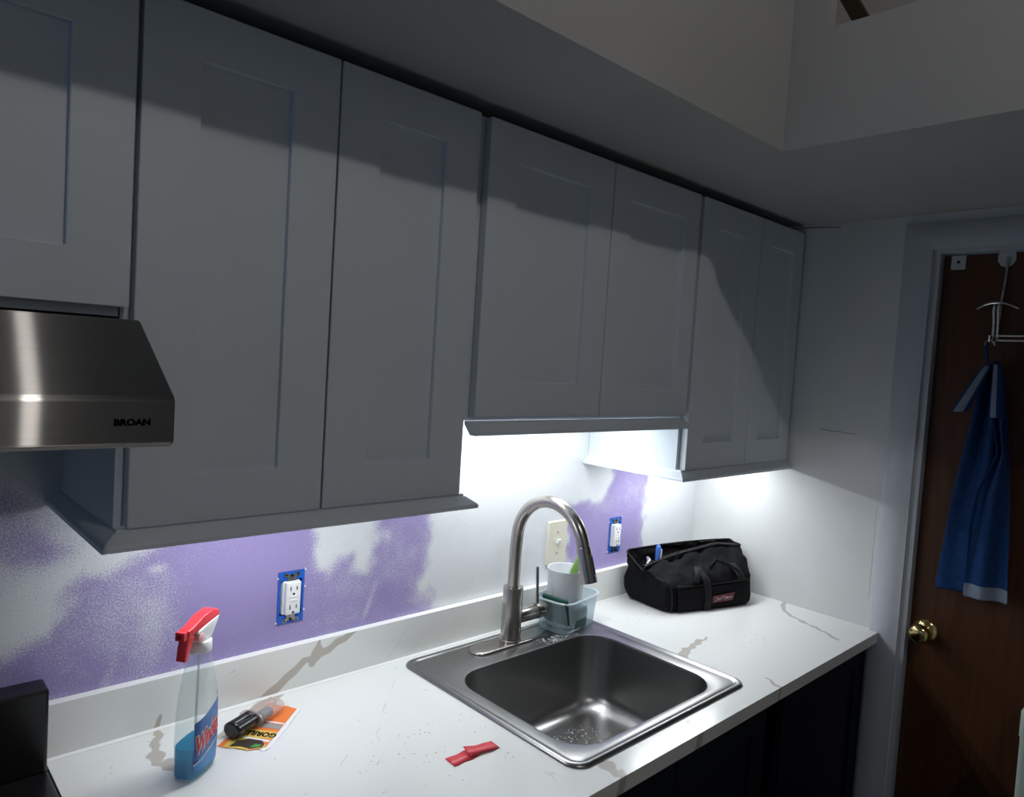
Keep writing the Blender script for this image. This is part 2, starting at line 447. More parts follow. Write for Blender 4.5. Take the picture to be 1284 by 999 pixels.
# end wall with the door opening; it stands 4 inches thick behind x = 0
YD0, YD1, ZD = -0.700, -1.490, 2.020      # door opening
mb = MB()
mb.box(0, 0.12, YD0, 0.12, 0, ZCEIL)
mb.box(0, 0.12, -3.4, YD1, 0, ZCEIL)
mb.box(0, 0.12, YD1, YD0, ZD, ZCEIL)
endw = struct(mb.build('wall_right', ENDW))
stuffc = MB()
_pts = [(-0.0003, -0.425-0.012*k, 1.482+0.0012*math.sin(k*1.7)-0.0004*k) for k in range(10)]
stuffc.tube(_pts, 0.0007, 4)
stuffc.tube([(-0.0003, -0.2+0.0006*math.sin(k), ZS-0.004) if k == 0 else (-0.0003, -0.33-0.017*k, ZS-0.006-0.0015*k) for k in range(0, 7)], 0.0012, 4)
stuffc.tube([(-0.0001, -0.608, 1.0+0.025*k) for k in range(12)], 0.0003, 4)
stuff(stuffc.build('wall_crack', mat('crack_shadow', (0.10, 0.10, 0.09), 0.9), endw))

struct(MB().box(-4.4, 0.12, -3.4, 0.12, -0.1, 0).build('floor', FLOORM))
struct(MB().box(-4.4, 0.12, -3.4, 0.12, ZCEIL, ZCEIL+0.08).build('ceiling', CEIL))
struct(MB().box(-4.4, 0.12, -3.52, -3.4, 0, ZCEIL).build('wall_front', ENDW))
wl = MB(); WY0, WY1, WZ0, WZ1 = -1.75, -0.35, 0.95, 2.25  # opening added out of view to limit where the blue ambient reaches
wl.box(-4.52, -4.4, -3.52, WY0, 0, ZCEIL); wl.box(-4.52, -4.4, WY1, 0.12, 0, ZCEIL)
wl.box(-4.52, -4.4, WY0, WY1, 0, WZ0); wl.box(-4.52, -4.4, WY0, WY1, WZ1, ZCEIL)
struct(wl.build('wall_left', ENDW))
wf = MB()
for a, b_ in ((WY0, WY0+0.05), (WY1-0.05, WY1), ((WY0+WY1)/2-0.02, (WY0+WY1)/2+0.02)): wf.box(-4.49, -4.44, a, b_, WZ0, WZ1)
wf.box(-4.49, -4.44, WY0+0.05, WY1-0.05, WZ0, WZ0+0.05); wf.box(-4.49, -4.44, WY0+0.05, WY1-0.05, WZ1-0.05, WZ1)
struct(wf.build('added_window_1', TRIM))  # unseen frame for the added light opening

# soffit over the cabinets and its return over the door, topped by an open ledge
XS, YS, ZL = -0.755, -0.615, 2.355
mb = MB()
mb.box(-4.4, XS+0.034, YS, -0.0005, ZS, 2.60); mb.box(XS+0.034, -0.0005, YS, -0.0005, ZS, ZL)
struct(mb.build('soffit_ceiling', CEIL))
mb = MB()
YB_ = YS-0.0005
mb.prism([(-3.4, ZS), (YB_, ZS), (YB_, ZCEIL), (YB_-0.075, ZCEIL), (YB_-0.075, ZL), (-3.4, ZL)], 0, XS, XS+0.034)
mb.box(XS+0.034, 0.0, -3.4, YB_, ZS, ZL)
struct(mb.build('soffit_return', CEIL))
mb = MB()
mb.box(-4.4, XS+0.034, YS+0.0, YS+0.09, 2.6, ZCEIL)
struct(mb.build('soffit_upright', CEIL))
mb = MB()
mb.prism([(-0.690, 2.357), (-0.648, 2.357), (-0.264, 3.045), (-0.306, 3.045)], 0, -0.20, -0.16)
rb = mb.build('rafter', mat('dark_timber', (0.06, 0.045, 0.03), 0.8))
tag(rb, 'dark slanting timber brace above the open ledge near the ceiling', 'beam')

# ---------------------------------------------------------------- door, casing
cs = MB()
prof = [(0.0, 0.0), (0.0, 0.012), (0.012, 0.018), (0.050, 0.018), (0.066, 0.013), (0.075, 0.012), (0.075, 0.0)]
YO, YR, ZH = -0.622, -1.568, 2.090
for nm, path in (('trim_1', ((0, 0.0), (1, ZH))), ('trim_2', ((1, ZH), (2, ZH))), ('trim_3', ((2, ZH), (3, 0.0)))):
    rings = []
    for k_, z_ in path:      # 0 left foot, 1 left mitre, 2 right mitre, 3 right foot
        rings.append([(-t_, (YO - d_) if k_ in (0, 1) else (YR + d_), (z_ - d_) if k_ in (1, 2) else z_) for d_, t_ in prof])
    struct(cs.__class__().loft(rings, True).build(nm, TRIM, smooth=30))
jb = MB()
jb.box(0.0005, 0.115, YD0-0.014, YD0, 0, ZD-0.001)
jb.box(0.0005, 0.115, YD1, YD1+0.014, 0, ZD-0.001)
jb.box(0.0005, 0.115, YD1+0.0145, YD0-0.0145, ZD-0.015, ZD-0.001)
struct(jb.build('trim_4', TRIM))
door = MB().box(0.030, 0.068, YD1+0.017, YD0-0.016, 0.012, ZD-0.018).build('door_1', DOORM, bevel=0.002)
struct(door)
kb = MB()
KY, KZ, KX = -0.755, 0.944, 0.030
prof = [(0.0, -0.0635), (0.012, -0.0632), (0.0215, -0.060), (0.0265, -0.052), (0.0275, -0.045), (0.0245, -0.036), (0.016, -0.029), (0.0125, -0.022), (0.0125, -0.012),
        (0.020, -0.010), (0.029, -0.006), (0.0325, -0.002), (0.0325, 0.0)]
kb.lathe(prof, (KX, KY, KZ), 40, 'x', cap=False)
knob = kb.build('door_knob', BRASS, door, smooth=40); knob['label'] = 'round polished brass knob'
MB().lathe([(0.0, -0.0645), (0.0035, -0.0642), (0.004, -0.063)], (KX, KY, KZ), 16, 'x', cap=False).build('keyhole', SMOKE, knob)

# bracket plate and over-door rack
br = thing('door_bracket', 'small square pale metal plate with one screw at top of brown door', 'bracket', (0.03, -0.752, 1.985))
MB().box(-0.004, 0, -0.018, 0.018, -0.022, 0.016).build('plate', mat('plate_paint', (0.50, 0.52, 0.53), 0.4), br, bevel=0.001)
MB().lathe([(0.004, -0.0052), (0.004, -0.004)], (0, 0, -0.002), 12, 'x').build('screw', SMOKE, br)

HY = -0.865
rk = thing('over_door_hook', 'chrome over-door hook rack with arched top bar on the brown door', 'hook rack', (0.03, HY, 1.98))
h = MB()
h.prism([(-0.016, 0.034), (0.016, 0.034), (0.020, 0.016), (0.020, 0.0), (0.012, -0.012), (0.0, -0.016), (-0.012, -0.012), (-0.020, 0.0), (-0.020, 0.016)], 0, -0.005, 0.0)
h.build('door_strap', mat('strap_paint', (0.50, 0.52, 0.54), 0.4), rk, smooth=30)
MB().tube([(-0.010, -0.004, 0.01), (-0.012, -0.003, -0.05), (-0.012, 0.002, -0.115), (-0.012, 0.004, -0.215)], 0.0035, 10).build('rod', GALV, rk, smooth=40)
h = MB()
h.tube([(-0.034+0.02*(abs(t)/4)**2, 0.008 - t*0.0115, -0.113 - 0.014*(abs(t)/4)**2) for t in range(-4, 5)], 0.0036, 10)
h.build('arched_hook', CHROME, rk, smooth=40)
for dy in (0.002, 0.012):
    MB().tube([(-0.030, dy, -0.115), (-0.034, dy, -0.135), (-0.022, dy, -0.16), (-0.018, dy, -0.20)], 0.0034, 10).build('stem', CHROME, rk, smooth=40)
hk = MB().tube([(-0.018, 0.010, -0.200), (-0.024, 0.012, -0.212), (-0.034, 0.013, -0.218), (-0.044, 0.0125, -0.212), (-0.047, 0.012, -0.200)], 0.003, 10).build('hook', CHROME, rk, smooth=40)
MB().tube([(-0.040, 0.012+0.0115*math.cos(a), -0.226+0.013*math.sin(a)) for a in [PI*k/8 for k in range(9)]], 0.0025, 8).build('ring', CHROME, hk, smooth=40)
MB().tube([(-0.018, 0.006, -0.199), (-0.018, -0.60, -0.199)], 0.0035, 10).build('rail', CHROME, rk, smooth=40)
MB().tube([(-0.028, 0.000, -0.212), (-0.028, -0.60, -0.212)], 0.003, 10).build('rail', CHROME, rk, smooth=40)
MB().prism([(-0.60-0.016, 0.034), (-0.60+0.016, 0.034), (-0.60+0.016, -0.25), (-0.60-0.016, -0.25)], 0, -0.005, 0.0).build('door_strap', GALV, rk)

# towel: a sheet gathered at the hook, with folds, and a corner turned over
tw = thing('hand_towel', 'dark blue hand towel with pale striped hem hanging from the door hook', 'towel', (0.0, -0.865, 1.75))
def towel_sheet(nu, nv, edgeL, edgeR, z0, z1, fold, phase, depth, hem, name, label=None):
    vs = []; fs = []; ms = []
    for j in range(nv+1):
        t = j/nv
        yl = np.interp(t, *zip(*edgeL)); yr = np.interp(t, *zip(*edgeR))
        for i in range(nu+1):
            s = i/nu
            y = yl + (yr-yl)*s
            x = -depth - fold*math.sin(s*PI*3.2+phase+t*0.8)*(0.35+0.65*(1-t*0.5)) - 0.006*math.sin(s*9+t*5)
            zz = z0 + (z1-z0)*t + 0.004*math.sin(s*5+phase)*t*(1-t) + 0.008*s*t
            vs.append((x, y, zz))
    for j in range(nv):
        for i in range(nu):
            a = j*(nu+1)+i
            fs.append((a, a+1, a+nu+2, a+nu+1)); ms.append(1 if (j >= nv-hem and hem) else 0)
    return vs, fs, ms
HEM = mat('striped_hem', (0.02, 0.06, 0.18), 0.9)
_nt = HEM.node_tree; _tc = _nt.nodes.new('ShaderNodeTexCoord'); _mp = _nt.nodes.new('ShaderNodeMapping')
_mp.inputs['Rotation'].default_value = (math.radians(40), 0, 0)
_wv = _nt.nodes.new('ShaderNodeTexWave'); _wv.bands_direction = 'Y'; _wv.inputs['Scale'].default_value = 75
_rp = _nt.nodes.new('ShaderNodeValToRGB'); _rp.color_ramp.elements[0].position = 0.42; _rp.color_ramp.elements[1].position = 0.58
_rp.color_ramp.elements[0].color = (0.014, 0.045, 0.14, 1); _rp.color_ramp.elements[1].color = (0.36, 0.41, 0.46, 1)
_nt.links.new(_tc.outputs['Object'], _mp.inputs[0]); _nt.links.new(_mp.outputs[0], _wv.inputs['Vector'])
_nt.links.new(_wv.outputs['Fac'], _rp.inputs[0]); _nt.links.new(_rp.outputs[0], _nt.nodes['Principled BSDF'].inputs['Base Color'])
def sheet_obj(name, vs, fs, ms, thick=0.003):
    m = MB(); m.add(vs, fs); m.m = ms
    o = m.build(name, [TOWEL, HEM], tw, smooth=60, fix=False)
    sd = o.modifiers.new('thickness', 'SOLIDIFY'); sd.thickness = thick; sd.offset = 0
    o.modifiers.new('soft', 'SUBSURF').render_levels = 1
    return o
# relative to (0,-0.865,1.75)
back = towel_sheet(22, 30, [(0,0.004),(0.08,0.022),(0.3,0.040),(0.6,0.065),(1,0.088)], [(0,-0.004),(0.06,-0.020),(0.3,-0.035),(1,-0.040)], -0.045, -0.668, 0.011, 0.4, 0.006, 0, 'a')
sheet_obj('back_fold', *back)
front = towel_sheet(22, 34, [(0,-0.004),(0.1,-0.014),(0.25,-0.016),(0.38,-0.034),(0.55,0.006),(0.7,0.016),(1,0.016)], [(0,-0.012),(0.06,-0.030),(0.3,-0.050),(0.6,-0.070),(1,-0.088)], -0.035, -0.672, 0.010, 2.2, 0.020, 2, 'b')
sheet_obj('front_fold', *front)
# turned-over corners with their striped borders
def flap(name, P, stripe, x):
    vs = []; fs = []; ms = []
    n = 8
    for j in range(n+1):
        t = j/n
        a = Vector(P[0]).lerp(Vector(P[3]), t); b = Vector(P[1]).lerp(Vector(P[2]), t)
        for i in range(n+1):
            s = i/n; q = a.lerp(b, s)
            vs.append((x - 0.010*math.sin(s*PI)*(0.4+t), q.x, q.y))
    for j in range(n):
        for i in range(n):
            k = j*(n+1)+i; fs.append((k, k+1, k+n+2, k+n+1)); ms.append(1 if stripe[0] <= i < stripe[1] else 0)
    return sheet_obj(name, vs, fs, ms, 0.004)
flap('corner_flap', [(0.018,-0.052), (-0.004,-0.050), (0.040,-0.175), (0.083,-0.180)], (2, 6), -0.034)
flap('corner_flap', [(-0.008,-0.045), (-0.028,-0.048), (-0.046,-0.185), (-0.010,-0.185)], (1, 4), -0.040)
lp = MB(); lp.tube([(-0.024, 0.006, -0.055), (-0.036, 0.010, -0.02), (-0.040, 0.011, 0.006), (-0.043, 0.010, -0.02), (-0.034, 0.0, -0.058)], 0.003, 8)
lp.build('hanging_loop', TOWEL, tw, smooth=50)

# pale bin at the lower right corner, beside the camera
bn = thing('kitchen_bin', 'tall pale green-white bin just showing at the lower right corner of the view', 'bin', (-0.24, -1.2045, 0.0))
MB().loft([rrect(0,0,0.135,0.135,0.012,0.0), rrect(0,0,0.140,0.140,0.012,0.90)], True).build('body', BINM, bn, smooth=40)
MB().loft([rrect(0,0,0.142,0.142,0.013,0.901), rrect(0,0,0.142,0.142,0.013,0.955), rrect(0,0,0.130,0.130,0.013,0.975)], True).build('lid', BINM, bn, smooth=40)

# ---------------------------------------------------------------- wall cabinets
YF, YB = -0.326, -0.305          # door faces, face-frame front
def shaker_door(parent, x0, x1, z0, z1, rail=0.066, mul=None):
    rail_x = rail if mul is None else mul
    d = MB()
    x0b, x1b, z0b, z1b = x0+rail_x, x1-rail_x, z0+0.072, z1-0.072
    yf, yr = YF, YF+0.0195
    # frame as one ring
    vs = []
    for y in (yf, yr):
        vs += [(x0,y,z0),(x1,y,z0),(x1,y,z1),(x0,y,z1),(x0b,y,z0b),(x1b,y,z0b),(x1b,y,z1b),(x0b,y,z1b)]
    fs = []
    for i in range(4):
        j = (i+1) % 4
        fs += [(i, j, 4+j, 4+i), (8+i, 12+i, 12+j, 8+j), (i, 8+i, 8+j, j), (4+i, 4+j, 12+j, 12+i)]
    d.add(vs, fs)
    o = d.build('door', CAB, parent, bevel=0.0012, bseg=1)
    MB().box(x0b-0.004, x1b+0.004, yf+0.0095, yr-0.002, z0b-0.004, z1b+0.004).build('panel', CAB, o)
    return o
def light_rail(parent, x0, x1, zt, left=True, right=True, flare=0.030, drop=0.026):
    """small flared moulding hung under the front (and the exposed ends) of a cabinet"""
    prof = [(0.0, 0.0), (0.001, -0.004), (0.004, -0.005), (flare-0.001, -drop+0.008), (flare, -drop+0.006), (flare, -drop), (flare-0.016, -drop), (-0.012, -0.006), (-0.012, 0.0)]
    path = []
    yo = YF + 0.004
    if left: path += [(x0, -0.001, 'L'), (x0, yo, 'LC')]
    else: path += [(x0, yo, 'F')]
    if right: path += [(x1, yo, 'RC'), (x1, -0.001, 'R')]
    else: path += [(x1, yo, 'F')]
    rings = []
    for x, y, k in path:
        ring = []
        for o_, dz in prof:
            if k == 'L': p = (x-o_, y, zt+dz)
            elif k == 'LC': p = (x-o_, y-o_, zt+dz)
            elif k == 'F': p = (x, y-o_, zt+dz)
            elif k == 'RC': p = (x+o_, y-o_, zt+dz)
            else: p = (x+o_, y, zt+dz)
            ring.append(p)
        rings.append(ring)
    return MB().loft(rings, True).build('light_rail', CAB, parent)
ZT = 2.094
def wall_cabinet(label, x0, x1, zb, doors, left=True, right=True, rail=True, flare=0.022):
    t = thing('wall_cabinet', label, 'cabinet', (0, 0, 0), 0, 'painted shaker wall cabinets')
    b = MB()
    zt = ZT+0.001
    b.box(x0, x0+0.016, YB+0.02, -0.001, zb, zt); b.box(x1-0.016, x1, YB+0.02, -0.001, zb, zt)
    b.box(x0+0.016, x1-0.016, YB+0.02, -0.001, zt-0.016, zt); b.box(x0+0.016, x1-0.016, YB+0.02, -0.001, zb+0.016, zb+0.03)
    b.box(x0+0.016, x1-0.016, -0.008, -0.001, zb+0.03, zt-0.016)
    b.build('carcass', CAB, t)
    f = MB()
    f.box(x0, x0+0.04, YB, YB+0.02, zb, zt); f.box(x1-0.04, x1, YB, YB+0.02, zb, zt)
    f.box(x0+0.04, x1-0.04, YB, YB+0.02, zt-0.045, zt); f.box(x0+0.04, x1-0.04, YB, YB+0.02, zb, zb+0.035)
    if len(doors) > 1:
        xm = (doors[0][1]+doors[1][0])/2
        f.box(xm-0.02, xm+0.02, YB, YB+0.02, zb+0.035, zt-0.045)
    f.build('face_frame', CAB, t)
    for (a, c, za, zz, st) in doors: shaker_door(t, a, c, za, zz, st)
    if rail: light_rail(t, x0, x1, zb, left, right, flare)
    return t
wall_cabinet('short wall cabinet above the steel range hood, cut off by the left frame edge', -2.712, -1.953, 1.660,
             [(-2.70, -2.335, 1.672, 2.09, 0.075), (-2.331, -1.945+0.0, 1.672, 2.09, 0.075)], rail=False)
wall_cabinet('tall two-door wall cabinet beside the range hood, above the spray bottle', -1.9505, -1.3445, 1.372,
             [(-1.9385, -1.6500, 1.372, 2.092, 0.077), (-1.6465, -1.3565, 1.372, 2.092, 0.077)])
wall_cabinet('shorter two-door wall cabinet hung higher above the sink', -1.3415, -0.6015, 1.512,
             [(-1.3300, -0.9590, 1.520, 2.092, 0.076), (-0.9555, -0.6040, 1.520, 2.092, 0.066)], left=False, right=False)
wall_cabinet('narrow-door tall wall cabinet in the far corner above the black bag', -0.6000, -0.0030, 1.372,
             [(-0.5875, -0.2790, 1.372, 2.092, 0.077), (-0.2755, -0.0080, 1.372, 2.092, 0.062)], right=False)

# under-cabinet lights: real fittings tucked behind the light rails
LED = bpy.data.materials.new('led_diffuser'); LED.use_nodes = True
_b = LED.node_tree.nodes['Principled BSDF']
_b.inputs['Base Color'].default_value = (0.9, 0.9, 0.9, 1)
def under_light(label, x0, x1, y, z, power):
    t = thing('cabinet_light', label, 'light', ((x0+x1)/2, y, z), 0, 'slim lights under the wall cabinets')
    L = x1-x0
    MB().box(-L/2, L/2, -0.018, 0.018, 0.0005, 0.010).build('housing', WHITEP, t, bevel=0.002)
    d = bpy.data.lights.new('led_strip', 'AREA'); d.shape = 'RECTANGLE'; d.size = L*0.94; d.size_y = 0.024
    d.energy = power; d.color = (0.95, 0.985, 1.0)
    o = bpy.data.objects.new('led_strip', d); COL.objects.link(o); o.parent = t; o.location = (0, 0, -0.001)
    return t
under_light('slim white light bar beneath the tall cabinet beside the hood', -1.86, -1.43, -0.19, 1.376, 1.6)
under_light('slim white light bar beneath the cabinet above the sink', -1.22, -0.67, -0.145, 1.515, 3.1)
under_light('slim white light bar beneath the corner cabinet above the bag', -0.53, -0.05, -0.18, 1.376, 2.45)

# ---------------------------------------------------------------- range hood, range
hd = thing('range_hood', 'brushed stainless range hood under the short cabinet at left', 'range hood', (-2.330, 0, 1.512))
HX = 0.385
pr_ = [(-0.002, 0.0), (-0.515, 0.0), (-0.519, 0.004), (-0.519, 0.052), (-0.515, 0.057), (-0.378, 0.142), (-0.370, 0.1435), (-0.002, 0.1435)]
MB().prism(pr_, 0, -HX, HX).build('canopy', STEEL, hd, bevel=0.0018)
MB().box(-HX+0.004, HX-0.004, -0.5205, -0.5192, 0.0, 0.0035).build('lower_lip', mat('bright_steel', (0.75, 0.72, 0.68), 0.3, 1.0), hd)
tx = text_mb('BROAN', 0.0098, 0.0002, bold=0.0005)
k = 0.037/tx.w
tx.v = [(p[0]*k+0.322, -0.5193-abs(p[2]), p[1]+0.024) for p in tx.v]
tx.build('badge_lettering', mat('badge_ink', (0.010, 0.014, 0.035), 0.5), hd)
filt = MB().box(-0.34, 0.34, -0.46, -0.06, -0.004, 0.001); filt.build('filter', GALV, hd)

rg = thing('range', 'black kitchen range back edge at the lower left corner', 'range', (-2.350, 0, 0))
MB().box(-0.378, 0.378, -0.66, -0.006, 0.0, 0.900).build('body', BLACKP, rg, bevel=0.004)
MB().box(-0.380, 0.380, -0.68, -0.062, 0.9005, 0.921).build('cooktop', BLACKP, rg, bevel=0.005)
MB().box(-0.380, 0.379, -0.060, -0.008, 0.9005, 1.056).build('backguard', BLACKP, rg, bevel=0.005)

# ---------------------------------------------------------------- counter
XL = -1.9665
SX0, SX1, SY0, SY1 = -1.235, -0.700, -0.560, -0.070     # hole for the sink
VEINS = [([(-1.56,-0.02),(-1.600,-0.035),(-1.645,-0.080),(-1.685,-0.099),(-1.74,-0.115)], 0.013, 0.007),
         ([(-1.787,-0.006),(-1.800,-0.050),(-1.816,-0.085),(-1.822,-0.13),(-1.805,-0.162),(-1.795,-0.168)], 0.006, 0.014),
         ([(-0.668,-0.412),(-0.62,-0.392),(-0.57,-0.383),(-0.525,-0.374),(-0.495,-0.376)], 0.013, 0.005),
         ([(-0.004,-0.356),(-0.040,-0.370),(-0.080,-0.394),(-0.105,-0.425),(-0.119,-0.455),(-0.138,-0.50),(-0.150,-0.54),(-0.170,-0.575),(-0.190,-0.605)], 0.007, 0.006),
         ([(-1.21,-0.650),(-1.205,-0.60)], 0.015, 0.012), ([(-0.96,-0.650),(-0.945,-0.61)], 0.012, 0.006), ([(-0.62,-0.65),(-0.60,-0.60)], 0.006, 0.003)]
HAIR = [[(-1.285,-0.03),(-1.31,-0.085),(-1.335,-0.115),(-1.39,-0.17),(-1.44,-0.225),(-1.475,-0.27),(-1.51,-0.32)],
        [(-1.33,-0.36),(-1.30,-0.42),(-1.295,-0.50),(-1.305,-0.56),(-1.32,-0.60)],
        [(-1.56,-0.30),(-1.60,-0.34),(-1.70,-0.37),(-1.78,-0.40)], [(-1.46,-0.36),(-1.50,-0.33),(-1.53,-0.355),(-1.50,-0.40),(-1.45,-0.41),(-1.42,-0.45)],
        [(-0.31,-0.40),(-0.345,-0.43),(-0.36,-0.47),(-0.40,-0.50),(-0.45,-0.50),(-0.475,-0.54),(-0.50,-0.56),(-0.56,-0.58),(-0.60,-0.62)],
        [(-0.36,-0.47),(-0.34,-0.52),(-0.32,-0.55)], [(-0.52,-0.44),(-0.46,-0.46),(-0.40,-0.50)], [(-1.85,-0.05),(-1.90,-0.12),(-1.93,-0.2)]]
def counter_field(x, y):
    n = 0.0045*np.sin(x*150+y*60)+0.0035*np.sin(y*210-x*95)+0.002*np.sin(x*420+1.3)*np.sin(y*390)
    f = np.zeros(x.shape)
    for pts, w0, w1 in VEINS: f = np.maximum(f, line_d(x+n, y+n*0.8, pts, w0, w1))
    for pts in HAIR:
        h = line_d(x+n*1.6, y+n*1.4, pts, 0.008, 0.008)
        f = np.maximum(f, h*(0.485+0.025*np.sin(x*57+y*31)))
    return f
def splash_field(x, z):
    n = 0.0035*np.sin(x*140+z*60)+0.003*np.sin(z*190-x*90)
    f = np.zeros(x.shape)
    for pts, w0, w1 in [([(-1.62,0.895),(-1.575,0.920),(-1.529,0.952),(-1.500,0.972),(-1.470,0.975),(-1.445,0.985),(-1.395,1.006),(-1.37,1.02)], 0.010, 0.006),
                        ([(-1.480,0.968),(-1.470,0.992),(-1.468,1.003)], 0.011, 0.006), ([(-1.797,0.905),(-1.790,0.930),(-1.782,0.944)], 0.008, 0.002)]:
        f = np.maximum(f, line_d(x+n, z+n, pts, w0, w1))
    for pts in [[(-1.235,1.016),(-1.24,0.985),(-1.255,0.96),(-1.27,0.945),(-1.285,0.93)], [(-1.255,0.96),(-1.25,0.945)], [(-1.12,0.955),(-1.09,0.960),(-1.06,0.965)], [(-1.10,0.975),(-1.06,0.985)],
                [(-1.66,0.985),(-1.645,0.978),(-1.64,0.960)], [(-0.60,0.99),(-0.52,1.0),(-0.46,0.985)]]:
        f = np.maximum(f, 0.50*line_d(x+n*1.5, z+n*1.3, pts, 0.007, 0.007))
    return f
QUARTZ, qb, qnt = attr_mix('white_quartz', 'mark', (0.74, 0.755, 0.74), (0.44, 0.405, 0.36), 0.20, 0.10, 7.0, 0.5, 0.9)
ct = thing('countertop', 'white quartz countertop with grey-brown veins running the length of the wall', 'countertop', (0, 0, 0))
NOTX, NOTY = -0.0195, -0.6215
def ctop_skip(u, v):
    return ((u > SX0) & (u < SX1) & (v > SY0) & (v < SY1)) | ((u > NOTX) & (v < NOTY))
CZ0 = ZC-0.030
ex = MB()
def side(p, q): ex.add([(p[0],p[1],CZ0),(q[0],q[1],CZ0),(q[0],q[1],ZC),(p[0],p[1],ZC)], [(0,1,2,3)])
YC = -0.648
outl = [(XL,YC),(NOTX,YC),(NOTX,NOTY),(-0.0005,NOTY),(-0.0005,-0.0005),(XL,-0.0005)]
for i in range(len(outl)):
    if i == 0: continue
    side(outl[i], outl[(i+1) % len(outl)])
hole = [(SX0,SY0),(SX0,SY1),(SX1,SY1),(SX1,SY0)]
for i in range(4): side(hole[i], hole[(i+1) % 4])
ex.add([(XL,YC,CZ0),(SX0,YC,CZ0),(SX0,-0.0005,CZ0),(XL,-0.0005,CZ0)], [(3,2,1,0)])
ex.add([(SX1,YC,CZ0),(NOTX,YC,CZ0),(NOTX,-0.0005,CZ0),(SX1,-0.0005,CZ0)], [(3,2,1,0)])
ex.add([(SX0,YC,CZ0),(SX1,YC,CZ0),(SX1,SY0,CZ0),(SX0,SY0,CZ0)], [(3,2,1,0)])
slab = grid_mesh('slab', axis_vals(XL, -0.0005, 0.004, [SX0, SX1, NOTX]), axis_vals(YC, -0.0005, 0.004, [SY0, SY1, NOTY]),
                 lambda u, v: np.stack([u, v, np.full_like(u, ZC)], 1), ctop_skip, counter_field, [QUARTZ], ct, ex)
# front edge: veins run over it
fe = grid_mesh('front_edge', axis_vals(XL, NOTX, 0.004, []), np.linspace(CZ0, ZC, 6),
               lambda u, v: np.stack([u, np.full_like(u, YC), v], 1), lambda u, v: np.zeros(u.shape, bool),
               lambda u, v: counter_field(u + (ZC-v)*0.3, np.full_like(u, YC+0.004)), [QUARTZ], ct)
bs = thing('backsplash', 'low white quartz backsplash with a brown vein below the purple wall', 'backsplash', (0, 0, 0))
ex = MB(); SY = -0.020; ZSP = 1.010
ex.add([(XL,SY,ZSP),(-0.001,SY,ZSP),(-0.001,-0.0008,ZSP),(XL,-0.0008,ZSP)], [(0,1,2,3)], 1)
ex.add([(XL,SY,ZC+0.0004),(XL,-0.0008,ZC+0.0004),(XL,-0.0008,ZSP),(XL,SY,ZSP)], [(3,2,1,0)])
sp = grid_mesh('slab', axis_vals(XL, -0.001, 0.004, []), np.linspace(ZC+0.0004, ZSP, 26),
               lambda u, v: np.stack([u, np.full_like(u, SY), v], 1), lambda u, v: np.zeros(u.shape, bool), splash_field, [QUARTZ, mat('lit_top_edge', (0.80, 0.81, 0.80), 0.6)], bs, ex)  # top strip coloured whiter than the slab to read as lit from above
ck = MB(); ck.prism([(SY, ZC+0.0005), (SY-0.004, ZC+0.0005), (SY, ZC+0.0045)], 0, XL, -0.001)
ck.build('caulk_bead', mat('white_caulk', (0.80, 0.81, 0.81), 0.4), bs)

# base cabinets
def base_cabinet(label, x0, x1, doors):
    t = thing('base_cabinet', label, 'cabinet', (0, 0, 0), 0, 'dark navy base cabinets')
    b = MB()
    b.box(x0, x0+0.018, -0.575, -0.001, 0.10, CZ0-0.001); b.box(x1-0.018, x1, -0.575, -0.001, 0.10, CZ0-0.001)
    b.box(x0+0.018, x1-0.018, -0.575, -0.001, 0.10, 0.118); b.box(x0+0.018, x1-0.018, -0.010, -0.001, 0.118, CZ0-0.001)
    b.build('carcass', NAVY, t)
    f = MB()
    f.box(x0, x0+0.038, -0.595, -0.5755, 0.10, CZ0-0.001); f.box(x1-0.038, x1, -0.595, -0.5755, 0.10, CZ0-0.001)
    f.box(x0+0.038, x1-0.038, -0.595, -0.5755, CZ0-0.04, CZ0-0.001); f.box(x0+0.038, x1-0.038, -0.595, -0.5755, 0.10, 0.14)
    f.build('face_frame', NAVY, t)
    MB().box(x0, x1, -0.53, -0.515, 0.0, 0.0995).build('toe_kick', DARKM, t)
    for a, c in doors:
        d = MB(); yf, yr = -0.615, -0.596; z0, z1 = 0.118, CZ0-0.018; s = 0.062
        d.box(a, a+s, yf, yr, z0, z1); d.box(c-s, c, yf, yr, z0, z1); d.box(a+s, c-s, yf, yr, z0, z0+s); d.box(a+s, c-s, yf, yr, z1-s, z1)
        o = d.build('door', NAVY, t)
        MB().box(a+s, c-s, yf+0.008, yr-0.002, z0+s, z1-s).build('panel', NAVY, o)
base_cabinet('dark navy base cabinet at the end beside the door casing', -0.605, -0.001, [(-0.520, -0.008)])
base_cabinet('dark navy base cabinet under the steel sink', -1.370, -0.606, [(-1.364, -0.990), (-0.986, -0.612)])
base_cabinet('dark navy base cabinet between the range and the sink', -1.9655, -1.371, [(-1.96, -1.670), (-1.666, -1.377)])

